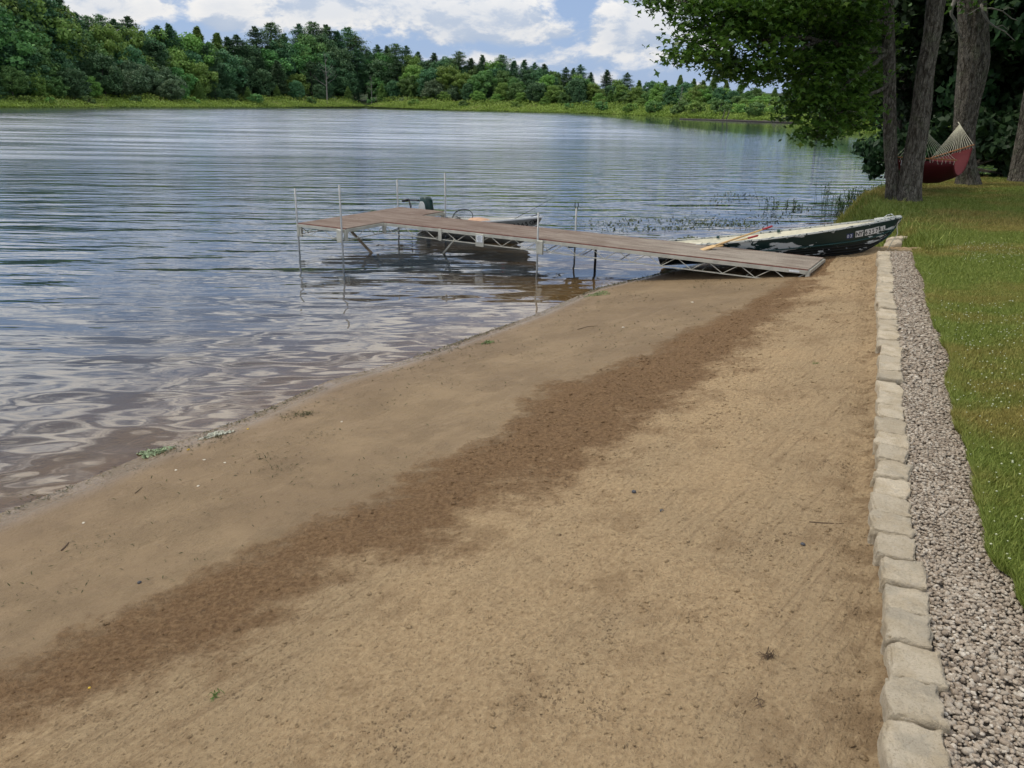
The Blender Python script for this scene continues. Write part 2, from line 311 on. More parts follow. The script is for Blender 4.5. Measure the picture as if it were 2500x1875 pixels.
# the one big sheet of ground under everything ----------------------
mgr, t = mat('soil'); co = t.new('ShaderNodeTexCoord').outputs['Object']
c = t.mix(t.noise(co, .35, 6, .6), (.016, .028, .008), (.035, .050, .014)); p = t.new('ShaderNodeBsdfPrincipled', {'Base Color': c, 'Roughness': .95, 'Specular IOR Level': .1}); t.l.new(p.outputs[0], t.out.inputs[0])
def groundz(x, y):
    ds, ins = bed(x, y); near = (np.abs(x) < 9.5) & (y > -1) & (y < 23)
    z = np.where(ins, -2.+.0*x, .55+np.clip(ds-3, 0, 200)*.012+fbm(x*.05, y*.05, 3)*.6*np.clip(ds/20, 0, 1))
    z = np.where((~ins) & (ds < 3), .55*ds/3-.05, z)
    hill = np.clip((np.hypot(x, y)-320)/600, 0, 1)*14
    lw = (x > 0) & (y < 34) & (y > -6) & (x < 42)
    return np.where(near, -2.2, np.where(lw, np.minimum(z, .25), z+np.where(ins, 0, hill)))
sx = np.concatenate([-geo(2, 1500, 3., 1.06)[::-1], [0], geo(2, 1500, 3., 1.06)])
ground = grid(sx, np.concatenate([-geo(2, 300, 4, 1.15)[::-1], geo(0, 330, 2.5, 1.006), geo(334, 2500, 6., 1.12)]), groundz, 'ground', mgr); tag(ground, 'wooded ground round the lake with its muddy lake bed', 'ground', kind='structure')

# water --------------------------------------------------------------
mwat, t = mat('lake_water'); co = t.new('ShaderNodeTexCoord').outputs['Object']
dep = t.attr('depth').outputs['Fac']; calm = t.attr('calm').outputs['Fac']; shr = t.attr('shoredist').outputs['Fac']
gust = t.mapr(t.noise(t.vm(co, scale=(.35, 1, 1)), .035, 3, .5), .35, .65, .55, 1.2)
wv = t.new('ShaderNodeTexNoise', {'Vector': t.vm(co, scale=(1, 1, 1)), 'Scale': .6, 'Detail': 2.}).outputs[1]
cw = t.new('ShaderNodeVectorMath', {0: co, 1: t.new('ShaderNodeVectorMath', {0: wv, 'Scale': .12}, operation='SCALE').outputs[0]}, operation='ADD').outputs[0]
A = t.noise(vr(t, cw, radians(5), .21, 1.), 1.3, 2, .45)
B = t.noise(vr(t, cw, radians(-5), .27, 1.), 3.6, 2, .5)
Dn = t.noise(t.vm(co, scale=(.45, 1., 1), rot=(0, 0, radians(3))), 8.5, 3, .55)
En = t.noise(t.vm(co, scale=(.5, 1., 1)), .42, 2, .5)
deepf = t.mapr(shr, .2, 5., .50, 1.)
h = t.m('ADD', t.m('MULTIPLY', t.m('MULTIPLY', A, .135), t.mapr(shr, 9., 45., 1., .55)), t.m('MULTIPLY', t.m('MULTIPLY', B, .034), t.mapr(shr, 1., 9., .22, 1.)))
h = t.m('ADD', h, t.m('MULTIPLY', t.m('MULTIPLY', Dn, .0105), t.mapr(shr, 4., 18., .03, 1.)))
h = t.m('ADD', h, t.m('MULTIPLY', En, .05))
Lr = t.noise(t.vm(cw, scale=(.8, 1., 1)), .8, 4, .65)
h = t.m('ADD', h, t.m('MULTIPLY', t.m('MULTIPLY', Lr, .09), t.mapr(shr, 12., 70., .0, 1.)))
ring = t.m('SINE', t.m('ADD', t.m('MULTIPLY', shr, 8.), t.m('MULTIPLY', t.noise(t.vm(co, scale=(.5, .5, 1)), .6, 2, .5), 5.)))
h = t.m('ADD', h, t.m('MULTIPLY', t.m('MULTIPLY', ring, .008), t.m('MULTIPLY', t.mapr(shr, .05, .5, .2, 1.), t.mapr(shr, 1.2, 4.5, 1., 0.))))
h = t.m('MULTIPLY', t.m('MULTIPLY', h, gust), t.m('MULTIPLY', deepf, t.mapr(calm, 0., 1., 1., .10)))
bp = t.new('ShaderNodeBump', {'Height': h, 'Distance': 1., 'Strength': 1.})
fr = t.new('ShaderNodeFresnel', {'IOR': 1.48, 'Normal': bp.outputs[0]})
gl = t.new('ShaderNodeBsdfGlossy', {'Color': (1, 1, 1, 1), 'Roughness': t.m('ADD', t.m('MULTIPLY', t.mapr(shr, 4., 46., .012, .20), t.mapr(t.noise(t.vm(co, scale=(.12, 1, 1)), .45, 4, .6), .35, .65, .55, 1.25)), t.m('MULTIPLY', calm, -.15), clamp=True), 'Normal': bp.outputs[0]})
deep = t.new('ShaderNodeBsdfDiffuse', {'Color': (.050, .078, .105, 1)})
trn = t.new('ShaderNodeBsdfTransparent', {'Color': (.92, .86, .72, 1)})
ab = t.m('SUBTRACT', 1., t.m('EXPONENT', t.m('MULTIPLY', dep, -1.5)), clamp=True)
body = t.new('ShaderNodeMixShader', {0: ab, 1: trn.outputs[0], 2: deep.outputs[0]})
fin = t.new('ShaderNodeMixShader', {0: fr.outputs[0], 1: body.outputs[0], 2: gl.outputs[0]}); t.l.new(fin.outputs[0], t.out.inputs[0])
wx = np.concatenate([-geo(0, 900, .25, 1.02)[::-1], geo(.25, 500, .25, 1.022)]); wy = np.concatenate([-geo(.5, 60, 1., 1.3)[::-1], geo(0, 30, .25, 1.0), geo(31, 420, .5, 1.03)])
def calmf(x, y): return np.clip((x-14)/14, 0, 1)*np.clip((y-36)/14, 0, 1)
water = grid(wx, wy, lambda x, y: 0*x, 'lake_water', mwat, {'depth': lambda x, y: np.clip(-sandz(x, y), 0, 3), 'calm': calmf, 'shoredist': lambda x, y: bed(x, y)[0]}, smooth=True)
tag(water, 'rippled blue grey lake reflecting the cloudy sky', 'lake', kind='structure')

# lawn ---------------------------------------------------------------
GEDGE = [tuple(px(u, v, .70)[:2]) for u, v in [(2800, 1900), (2500, 1452), (2497, 1412), (2456, 1382), (2421, 1320), (2400, 1237), (2384, 1150), (2378, 1131), (2362, 1062), (2343, 1046), (2334, 1004), (2320, 946), (2328, 907), (2326, 869), (2305, 819), (2282, 776), (2274, 734), (2264, 691), (2243, 645), (2231, 610), (2200, 604)]]
LB = [(-.2+1.9, -3.)] + [p for p in GEDGE] + [(6.55, 13.9), (6.75, 15.2), (7.1, 17.), (7.5, 18.8), (8.2, 21.2), (9.6, 23.2), (12., 26.6), (15.5, 30.), (20, 35)]
LB = [p for i, p in enumerate(LB) if i == 0 or p[1] > max(q[1] for q in LB[:i])]
lby = np.array([p[1] for p in LB]); lbx = np.array([p[0] for p in LB])
mlawn, t = mat('lawn_soil'); co = t.new('ShaderNodeTexCoord').outputs['Object']
pa = t.attr('patch').outputs['Fac']; n1 = t.noise(co, 30., 5, .7)
g = t.mix(n1, (.075, .105, .014), (.15, .19, .03)); b_ = t.mix(n1, (.13, .10, .035), (.22, .17, .062)); c = t.mix(t.mapr(pa, 0., 1.), g, b_)
p = t.new('ShaderNodeBsdfPrincipled', {'Base Color': c, 'Roughness': .95, 'Specular IOR Level': .1, 'Normal': t.new('ShaderNodeBump', {'Height': t.noise(co, 60., 5, .7), 'Distance': .05, 'Strength': 1.}).outputs[0]}); t.l.new(p.outputs[0], t.out.inputs[0])
def patchf(x, y):
    a = fbm(x*.5+3, y*.9, 4, 77); b = fbm(x*2.1, y*3., 3, 12); far = np.clip((y-13)/6, 0, 1)*np.clip((x-9.5+.0*y)/3, 0, 1)
    return np.clip((a-.5)*3.4+.06+(b-.5)*.9+far*.16, 0, 1)
def lawnz(x, y, d):
    bank = np.clip((y-13.2)/1.5, 0, 1); e = np.clip(d/.9, 0, 1); e = e*e*(3-2*e)
    hi = .70+.018*np.clip(d, 0, 30)+np.clip((y-15)/9, 0, 1)*.12-np.clip((y-27)/8, 0, 1)*.35
    return hi*(1-bank)+(hi*e+(-.12)*(1-e))*bank+(fbm(x*1.5, y*1.5, 3, 8)-.5)*.03*np.clip(d*3, 0, 1)
ys = np.concatenate([np.arange(-3, 14, .05), np.arange(14, 36, .12)]); so_ = np.concatenate([np.arange(0, 1.2, .05), geo(1.2, 40, .1, 1.06)])
XB = np.interp(ys, lby, lbx)+(fbm(ys*3., ys*0+.3, 3, 4)-.5)*.10
S, Yg = np.meshgrid(so_, ys); Xg = XB[:, None]+S; zz = lawnz(Xg.ravel(), Yg.ravel(), S.ravel()); i = np.arange(S.size).reshape(S.shape)
F = np.stack([i[:-1, :-1], i[:-1, 1:], i[1:, 1:], i[1:, :-1]], -1).reshape(-1, 4)
zz = np.where(S.ravel() == 0, zz-.10, zz)
lawn = npmesh('lawn', np.stack([Xg.ravel(), Yg.ravel(), zz], 1), F, mlawn, smooth=True, attrs={'patch': patchf(Xg.ravel(), Yg.ravel())}); tag(lawn, 'mown lawn with dry brown patches above the gravel strip', 'lawn', kind='structure')

def leafmat(name, c1, c2, c3=None, trans=.28, rough=.55, rnd=.25, spec=.3):
    m, t = mat(name); ti = t.attr('tint').outputs['Fac']; oi = t.new('ShaderNodeObjectInfo').outputs['Random']
    c = t.mix(ti, c1, c2)
    if c3: c = t.mix(t.mapr(ti, .8, 1., 0, .8), c, c3)
    hs = t.new('ShaderNodeHueSaturation', {'Hue': t.m('ADD', t.m('MULTIPLY', t.m('SUBTRACT', oi, .5), .05*rnd*4), .5), 'Saturation': 1., 'Value': t.m('ADD', t.m('MULTIPLY', oi, 2*rnd), 1-rnd), 'Color': c}).outputs[0]
    p = t.new('ShaderNodeBsdfPrincipled', {'Base Color': hs, 'Roughness': rough, 'Specular IOR Level': spec}); tr = t.new('ShaderNodeBsdfTranslucent', {'Color': hs})
    mx = t.new('ShaderNodeMixShader', {0: trans, 1: p.outputs[0], 2: tr.outputs[0]}); t.l.new(mx.outputs[0], t.out.inputs[0]); return m
mgrass, t = mat('grass_blades'); ti = t.attr('tint').outputs['Fac']; pa = t.attr('patch').outputs['Fac']
g = t.mix(ti, (.145, .195, .030), (.300, .355, .085)); b_ = t.mix(ti, (.24, .205, .050), (.42, .35, .11)); c = t.mix(pa, g, b_)
p = t.new('ShaderNodeBsdfPrincipled', {'Base Color': c, 'Roughness': .6, 'Specular IOR Level': .25}); tr = t.new('ShaderNodeBsdfTranslucent', {'Color': c}); mx = t.new('ShaderNodeMixShader', {0: .3, 1: p.outputs[0], 2: tr.outputs[0]}); t.l.new(mx.outputs[0], t.out.inputs[0])
def lawn_points(n, ylo, yhi, smax, edge=.0):
    y = rng.uniform(ylo, yhi, n); d = rng.uniform(-.03, smax, n) if edge == 0 else rng.exponential(edge, n)-.03
    x = np.interp(y, lby, lbx)+(fbm(y*3., y*0+.3, 3, 4)-.5)*.10+d; return x, y, d, lawnz(x, y, np.clip(d, 0, 99))
BX, BY, BZ, BH, BP, BD = [], [], [], [], [], []
for n, a, b_, sm, hh, ed in [(150000, 2.6, 6., 2.2, .022, 0), (170000, 6, 10.5, 4.2, .027, 0), (150000, 10.5, 16., 7.5, .034, 0), (130000, 16, 26.5, 11., .045, 0), (26000, 3, 13.4, 1, .05, .05), (16000, 13.6, 24, 1, .13, .30)]:
    x, y, d, z = lawn_points(n, a, b_, sm, ed); BX.append(x); BY.append(y); BZ.append(z); BH.append(hh*rng.uniform(.5, 1.4, n)); BD.append(d)
bx, by, bz, bh, bd = map(np.concatenate, (BX, BY, BZ, BH, BD)); k = bz > -.02; bx, by, bz, bh = bx[k], by[k], bz[k], bh[k]
n = len(bx); ang = rng.uniform(0, 2*pi, n); wd = (.0022+.00075*by)*rng.uniform(.7, 1.3, n); ln = bh*rng.uniform(.2, 1.1, n); la = rng.uniform(0, 2*pi, n)
V = np.zeros((n, 3, 3)); V[:, 0] = np.stack([bx-np.cos(ang)*wd, by-np.sin(ang)*wd, bz-.01], 1); V[:, 1] = np.stack([bx+np.cos(ang)*wd, by+np.sin(ang)*wd, bz-.01], 1); V[:, 2] = np.stack([bx+np.cos(la)*ln, by+np.sin(la)*ln, bz+bh], 1)
grass = npmesh('grass', V.reshape(-1, 3), np.arange(n*3).reshape(-1, 3), mgrass, attrs={'tint': np.repeat(rng.uniform(0, 1, n), 3), 'patch': np.repeat(np.clip(patchf(bx, by)+rng.normal(0, .12, n), 0, 1), 3)})
tag(grass, 'short mown grass with straw coloured patches', 'grass', kind='stuff')
# clover heads
mclo = simple('clover_white', (.50, .52, .34), .8)
x, y, d, z = lawn_points(4200, 2.8, 14., 5.5); k = fbm(x*.9, y*.7, 3, 41)+.25*np.exp(-((y-5.2)/2.)**2) > .56; x, y, z = x[k], y[k], z[k]
ico = np.array([(0, 0, 1), (.89, 0, .45), (.28, .85, .45), (-.72, .53, .45), (-.72, -.53, .45), (.28, -.85, .45), (0, 0, -.6)]); icf = np.array([(0, 1, 2), (0, 2, 3), (0, 3, 4), (0, 4, 5), (0, 5, 1), (6, 2, 1), (6, 3, 2), (6, 4, 3), (6, 5, 4), (6, 1, 5)])
r = rng.uniform(.005, .010, len(x)); V = (ico[None]*r[:, None, None]+np.stack([x, y, z+.04], 1)[:, None]).reshape(-1, 3); F = (icf[None]+7*np.arange(len(x))[:, None, None]).reshape(-1, 3)
tag(npmesh('clover_flowers', V, F, mclo), 'small white clover heads dotted through the lawn', 'clover', kind='stuff')

# gravel ------------------------------------------------------------
wy_ = np.array([p[1] for p in WALLP]); wx_ = np.array([p[0] for p in WALLP])
mgb = simple('gravel_bed', (.24, .205, .17), .95, bump=.02, bscale=60)
ys = np.arange(-.5, 13.35, .06)
def wallx(y): return np.interp(y, wy_, wx_)
XL = wallx(ys)+.04; XR = np.interp(ys, lby, lbx)+.16; V = []; ns = 8
for a, b_, y in zip(XL, XR, ys):
    for k in range(ns): V.append((a+(b_-a)*k/(ns-1), y, .645))
F = [(r*ns+k, r*ns+k+1, (r+1)*ns+k+1, (r+1)*ns+k) for r in range(len(ys)-1) for k in range(ns-1)]
tag(npmesh('gravel_bed', V, F, mgb), 'dark packed base beneath the gravel strip', 'gravel bed', kind='structure')
mpeb, t = mat('pebbles'); ti = t.attr('tint').outputs['Fac']; co = t.new('ShaderNodeTexCoord').outputs['Object']
cr = t.new('ShaderNodeValToRGB', {0: ti}); e = cr.color_ramp; e.elements[0].color = (.22, .175, .135, 1); e.elements[1].color = (.60, .55, .48, 1); e.elements[1].position = 1.
for pos, c in ((.2, (.32, .26, .205, 1)), (.4, (.42, .35, .28, 1)), (.55, (.34, .295, .245, 1)), (.72, (.48, .41, .335, 1)), (.88, (.40, .36, .31, 1)), (.95, (.56, .50, .43, 1))): q = e.elements.new(pos); q.color = c
c = t.mix(t.mapr(t.noise(co, 150., 4, .6), .35, .7, 0, .35), cr.outputs[0], (.13, .105, .095))
c = t.mix(1., c, (.93, .91, .85), "MULTIPLY"); p = t.new('ShaderNodeBsdfPrincipled', {'Base Color': c, 'Roughness': .75, 'Specular IOR Level': .3, 'Normal': t.new('ShaderNodeBump', {'Height': t.noise(co, 200., 3, .6), 'Distance': .002, 'Strength': 1.}).outputs[0]}); t.l.new(p.outputs[0], t.out.inputs[0])
import bmesh
bm = bmesh.new(); bmesh.ops.create_icosphere(bm, subdivisions=2, radius=1.); bm.verts.ensure_lookup_table(); I2v = np.array([v.co[:] for v in bm.verts]); I2f = np.array([[v.index for v in f.verts] for f in bm.faces]); bm.free()
bm = bmesh.new(); bmesh.ops.create_icosphere(bm, subdivisions=1, radius=1.); bm.verts.ensure_lookup_table(); I1v = np.array([v.co[:] for v in bm.verts]); I1f = np.array([[v.index for v in f.verts] for f in bm.faces]); bm.free()
def pebbles(N, ylo, yhi, r0, r1, base, bf, lift):
    y = ylo+(yhi-ylo)*rng.uniform(0, 1, N); a = wallx(y)+.10; b_ = np.interp(y, lby, lbx)+(fbm(y*3., y*0+.3, 3, 4)-.5)*.10+.03; x = a+(b_-a)*rng.uniform(0, 1, N)
    r = rng.uniform(r0, r1, N)*np.exp(rng.normal(0, .22, N)); z = .652+rng.uniform(0, lift, N)
    sc = np.stack([r*rng.uniform(.8, 1.5, N), r*rng.uniform(.75, 1.1, N), r*rng.uniform(.45, .8, N)], 1); an = rng.uniform(0, 2*pi, N); tl = rng.normal(0, .35, N)
    P = base[None]*sc[:, None]*(1+rng.normal(0, .09, (N, len(base), 1)))
    X = P[..., 0]; Y = P[..., 1]; Z = P[..., 2]; ct, st = np.cos(tl)[:, None], np.sin(tl)[:, None]; X, Z = X*ct+Z*st, -X*st+Z*ct
    ca, sa_ = np.cos(an)[:, None], np.sin(an)[:, None]; X, Y = X*ca-Y*sa_, X*sa_+Y*ca
    V = np.stack([X+x[:, None], Y+y[:, None], Z+z[:, None]], -1).reshape(-1, 3); F = (bf[None]+len(base)*np.arange(N)[:, None, None]).reshape(-1, 3)
    return V, F, np.repeat(rng.uniform(0, 1, N), len(base))
VV, FF, TT, off = [], [], [], 0
for a in [(9000, 1.6, 3.6, .0065, .0110, I2v, I2f, .026), (13000, 3.6, 6.5, .0075, .012, I1v, I1f, .03), (15000, 6.5, 13.3, .010, .016, I1v, I1f, .035)]:
    V, F, T = pebbles(*a); VV.append(V); FF.append(F+off); TT.append(T); off += len(V)
tag(npmesh('gravel', np.concatenate(VV), np.concatenate(FF), mpeb, smooth=True, attrs={'tint': np.concatenate(TT)}), 'rounded pinkish grey pebbles filling the strip behind the stone edging', 'gravel', kind='stuff')

# stone edging --------------------------------------------------------
mst, t = mat('tumbled_stone'); co = t.new('ShaderNodeTexCoord').outputs['Object']; oi = t.new('ShaderNodeObjectInfo').outputs['Random']
vv = t.new('ShaderNodeVectorMath', {0: co, 1: t.new('ShaderNodeCombineXYZ', {0: t.m('MULTIPLY', oi, 30.)}).outputs[0]}, operation='ADD').outputs[0]
c = t.mix(t.mapr(t.noise(vv, 7., 6, .65), .35, .65), (.48, .39, .265), (.61, .52, .385)); c = t.mix(t.mapr(t.noise(vv, 4., 4, .6), .52, .66, 0, .65), c, (.37, .325, .25))
c = t.mix(t.m('MULTIPLY', oi, .35), c, (.43, .385, .29)); c = t.mix(t.mapr(t.noise(vv, 90., 4, .7), .3, .5, .45, 0), c, (.21, .165, .11))
c = t.mix(t.mapr(t.new('ShaderNodeSeparateXYZ', {0: t.new('ShaderNodeNewGeometry').outputs['Normal']}).outputs[2], .3, .8, .0, .0), c, (.2, .17, .13)); c = t.mix(t.mapr(oi, .0, 1., 0., .22), c, (.30, .235, .165)); c = t.mix(t.mapr(t.noise(vv, 16, 5, .6), .6, .7, 0., .5), c, (.50, .44, .35))
hh = t.m('ADD', t.m('MULTIPLY', t.noise(vv, 18., 7, .75), .034), t.m('MULTIPLY', t.noise(vv, 120., 3, .6), .006))
p = t.new('ShaderNodeBsdfPrincipled', {'Base Color': c, 'Roughness': .88, 'Specular IOR Level': .2, 'Normal': t.new('ShaderNodeBump', {'Height': hh, 'Distance': 1., 'Strength': 1.}).outputs[0]}); t.l.new(p.outputs[0], t.out.inputs[0])
J = [2080, 1900, 1762, 1659, 1572, 1493, 1362, 1255, 1165, 1125, 1055, 1018, 987, 954, 927, 907, 889, 869, 845, 826, 807, 780, 765, 741, 726, 711, 687, 674, 662, 653, 643, 633, 623, 614]
us_ = [2262, 2242, 2233, 2231, 2226, 2231, 2221, 2223, 2207, 2192, 2186, 2184, 2183, 2183, 2184, 2181, 2174, 2172, 2172, 2176, 2174, 2170, 2168, 2162, 2164, 2157, 2160]; vs_ = [1900, 1762, 1718, 1652, 1587, 1565, 1521, 1478, 1412, 1338, 1281, 1237, 1194, 1139, 1081, 1023, 965, 927, 888, 861, 830, 792, 753, 714, 676, 633, 616]
bm = bmesh.new(); bmesh.ops.create_cube(bm, size=2.); bmesh.ops.subdivide_edges(bm, edges=bm.edges[:], cuts=13, use_grid_fill=True); bm.verts.ensure_lookup_table(); CBv = np.array([v.co[:] for v in bm.verts]); CBf = np.array([[v.index for v in f.verts] for f in bm.faces]); bm.free()
tone = ['pale tan', 'warm buff', 'grey tan', 'sandy', 'pinkish tan', 'cream grey']
pts = [px(np.interp(j, vs_[::-1], us_[::-1]), j, .7) for j in J]; ends = list(zip(pts[:-1], pts[1:])); K = 0
for bi, (a, b_) in enumerate(ends):
    L = (b_-a).length; parts = 1 if L < .42 else 2
    for q in range(parts):
        A_ = a+(b_-a)*(q/parts); B_ = a+(b_-a)*((q+1)/parts); K += 1; ctr = (A_+B_)/2; d = (B_-A_); Ls = d.length
        # superellipsoid-ish block with chipped rim
        P = np.sign(CBv)*np.abs(CBv)**.5; hw, hl, hz = .100+rng.uniform(-.006, .008), Ls/2*rng.uniform(.955, .985), .115
        sgnP = np.sign(P); ab_ = np.abs(P); e = 26.; nrm = (ab_**e).sum(1)**(1/e); P = P/nrm[:, None]*np.maximum(ab_.max(1), .01)[:, None]
        wdt = np.stack([P[:, 0]*hw, P[:, 1]*hl, P[:, 2]*hz], 1); sd_ = K*7.7
        so3 = np.sort(np.sign(CBv)*CBv, 1)[:, 1]**.5; chip = np.clip((fbm(CBv[:, 0]*3.1+K*3.3, CBv[:, 1]*3.1+CBv[:, 2]*2.3, 3, K+40)-.40)*3.2, 0, 1)*np.clip((so3-.80)/.20, 0, 1)**2; wdt -= P*chip[:, None]*np.array([.016, .016, .014]); nz = (fbm(wdt[:, 0]*14+sd_, wdt[:, 1]*14+wdt[:, 2]*9, 3, K)-.5); wdt += P*nz[:, None]*np.array([.040, .030, .020]); wdt[:, 0] *= 1+.10*(fbm(wdt[:, 1]*5+sd_, wdt[:, 1]*0, 2, K+3)-.5)*2
        wdt[:, 0] += wdt[:, 1]*rng.uniform(-.06, .06); wdt[:, 2] += wdt[:, 0]*rng.uniform(-.05, .05)+rng.uniform(-.006, .006)
        wdt[:, 2] += np.where(P[:, 2] > 0, 1, 0)*(fbm(wdt[:, 0]*20+sd_, wdt[:, 1]*20, 3, K+1)-.5)*.014
        wdt[:, 0] += rng.uniform(-.016, .016)
        o = npmesh('edging_stone', wdt, CBf, mst, smooth=True); o.location = (ctr.x, ctr.y, .70-hz+rng.uniform(-.012, .012)); o.rotation_euler = (0, 0, math.atan2(-d.x, d.y)+rng.uniform(-.05, .05))
        o['_k'] = K; vis = K
NS = K; stones = [o for o in C.objects if o.name.startswith('edging_stone')]
stones.sort(key=lambda o: o['_k']); kept = [o for o in stones if o.location.y > 2.15]
for i, o in enumerate(kept):
    sz = 'long' if o.dimensions.y > .29 else ('short' if o.dimensions.y < .235 else 'medium')
    frm = ordn(i+1)+' from the bottom edge of the picture' if i < 24 else ordn(len(kept)-i)+' from the boat end'
    tag(o, f'{sz} {tone[(i*5)%6]} edging stone, {frm}', 'stone', 'tumbled stones edging the beach')
for o in stones:
    del o['_k']
    if o not in kept: tag(o, 'tan edging stone just outside the foreground of the row', 'stone', 'tumbled stones edging the beach')
for i, (u, v, s_) in enumerate([(2180, 592, .17), (2192, 581, .13)]):
    B = CBv.copy(); nm_ = (np.abs(B)**3.2).sum(1)**(1/3.2); P = B/nm_[:, None]*np.abs(B).max(1)[:, None]; dn_ = 1+.45*(fbm(B[:, 0]*1.4+i*9+3, B[:, 1]*1.4, 3, 77+i)-.5)
    P = P*dn_[:, None]*np.array([s_*1.15, s_*.85, .075]); P[:, 2] += P[:, 0]*.18; P[:, 0] += P[:, 1]*.5; q = px(u, v, .60)
    o = npmesh('flat_rock', P, CBf, mst, smooth=True); o.location = (q.x, q.y, .555); o.rotation_euler = (0, 0, .4-i*.9); tag(o, ['flat grey rock half sunk in the bank below the green bow', 'smaller flat rock behind it, nearer the grass below the green bow'][i], 'rock')

#==PART2==
# ------------------------------------------------------------------ dock
def metal(name, col, rough=.45, met=.55): return simple(name, col, rough, met, .15, 6., .0008, 60.)
mtruss = metal('painted_steel', (.42, .41, .35), .5, .25); mgalv = metal('galvanised_pipe', (.27, .275, .27), .5, .6); mrust = simple('weathered_timber_brace', (.17, .13, .085), .85, 0, .3, 10., .003, 50)
mdeck, t = mat('deck_carpet'); co = t.new('ShaderNodeTexCoord').outputs['Object']
n = t.noise(t.vm(co, scale=(.5, 2.2, 1)), 2.6, 7, .7); n2 = t.noise(co, 60., 4, .7); sx_ = t.new('ShaderNodeSeparateXYZ', {0: co}).outputs[0]
c = t.mix(t.mapr(n, .36, .64), (.155, .110, .086), (.250, .200, .162)); gray = t.mix(t.mapr(n, .35, .6), (.21, .175, .14), (.34, .30, .245))
c = t.mix(t.mapr(t.m('ADD', sx_, t.m('MULTIPLY', n, 2.)), -1.2, 5.2), c, gray); c = t.mix(t.mapr(n2, .35, .65, .35, 0.), c, (.11, .07, .055)); c = t.mix(t.mapr(t.noise(t.vm(co, scale=(1, 5, 1)), 9., 5, .7), .6, .75, 0, .5), c, (.40, .36, .31))
p = t.new('ShaderNodeBsdfPrincipled', {'Base Color': c, 'Roughness': .95, 'Specular IOR Level': .12, 'Normal': t.new('ShaderNodeBump', {'Height': n2, 'Distance': .006, 'Strength': 1.}).outputs[0]}); t.l.new(p.outputs[0], t.out.inputs[0])
medge = simple('deck_edge_red', (.155, .066, .050), .85, 0, .3, 12)
mplate = simple('paper_label', (.62, .64, .66), .5); mblk = simple('black_rubber', (.012, .012, .013), .5, 0, .2, 10)
m6 = px(1314.6, 582, .57); Cc = px(938, 541, .57)
U = (m6-Cc).normalized(); Wv = Vector((-U.y, U.x, 0)); Org = m6.copy(); Org.z = 0; DW = 1.23; DT = .57; DAng = math.atan2(U.y, U.x)
dock = empty('dock', Org, DAng); tag(dock, 'T shaped dock of weathered brown panels on truss frames and steel posts', 'dock')
# local frame: x along the walkway towards the shore, y across (away from the camera), z up
def dl(p): q = Vector(p)-Org; return Vector((q.dot(U), q.dot(Wv), q.z))
def deck_piece(x0, x1, y0, y1, za, zb):
    def zz(x): return za+(zb-za)*(x-x0)/(x1-x0) if x1 > x0 else za
    b = MB(); nx = 24
    for k in range(nx):
        a, c_ = x0+(x1-x0)*k/nx, x0+(x1-x0)*(k+1)/nx; i = len(b.v)
        if k == 0:
            for (y, dz) in ((y0, 0), (y1, 0), (y1, -.018), (y0, -.018)): b.v.append((a, y, zz(a)+dz))
        j = len(b.v)
        for (y, dz) in ((y0, 0), (y1, 0), (y1, -.018), (y0, -.018)): b.v.append((c_, y, zz(c_)+dz+rng.uniform(-.002, .002)*(k < nx-1)))
        i = j-4
        for q in range(4): b.f.append((i+q, j+q, j+(q+1) % 4, i+(q+1) % 4))
    b.f.append((3, 2, 1, 0)); j = len(b.v)-4; b.f.append((j, j+1, j+2, j+3))
    o = b.build('deck_panel', mdeck, dock)
    e = MB()
    e.bar((x0, y0-.006, zz(x0)-.012), (x1, y0-.006, zz(x1)-.012), .014, .024); e.bar((x0, y1+.006, zz(x0)-.012), (x1, y1+.006, zz(x1)-.012), .014, .024)
    e.build('edge_trim', medge, o); return o
def truss(A_, B_, depth=.225, bays=5, parent=None, rail=.055, phase=0):
    A_, B_ = Vector(A_), Vector(B_); b = MB(); dn = Vector((0, 0, -1)); d = (B_-A_).normalized()
    b.bar(A_+dn*(.02+rail/2), B_+dn*(.02+rail/2), .035, rail)
    b.bar(A_+dn*depth, B_+dn*depth, .022, .016)
    L = (B_-A_).length; st = L/bays
    for k in range(bays):
        p0 = A_+d*(st*(k+.06))+dn*(.02+rail); p1 = A_+d*(st*(k+.5))+dn*(depth-.004); p2 = A_+d*(st*(k+.94))+dn*(.02+rail)
        b.tube([p0, p1, p2], .0075, 6)
        if k < bays-1: b.tube([p2, A_+d*(st*(k+1.06))+dn*(.02+rail)], .0075, 6)
    for q in (A_, B_): b.bar(q+dn*.03, q+dn*(depth+.01), .035, .05)
    return b.build('truss_frame', mtruss, parent or dock)
xl = dl(Cc).x-1.24; XR_ = dl(px(1964, 663, .56)).x; ze = .545
deck_piece(xl, -.004, 0, DW, DT, DT); deck_piece(.004, XR_, 0, DW, DT, ze)
deck_piece(xl, xl+1.24, -1.16, -.012, DT, DT); deck_piece(xl, xl+1.24, DW+.012, DW+.86, DT, DT)
truss((xl+1.24, -.02, DT), (0, -.02, DT), bays=7); truss((xl, DW+.02, DT), (0, DW+.02, DT), bays=9)
truss((0.01, -.02, DT), (XR_, -.02, ze), bays=9); truss((.01, DW+.02, DT), (XR_, DW+.02, ze), bays=9)
truss((xl, -1.18, DT), (xl+1.24, -1.18, DT), bays=2); truss((xl+1.25, -1.16, DT), (xl+1.25, 0, DT), bays=2); truss((xl-.01, -1.16, DT), (xl-.01, DW+.85, DT), bays=6); truss((xl+1.25, DW, DT), (xl+1.25, DW+.85, DT), bays=2)
truss((xl, DW+.88, DT), (xl+1.24, DW+.88, DT), bays=2); truss((XR_+.01, 0, ze), (XR_+.01, DW, ze), bays=3, depth=.2)
b = MB()
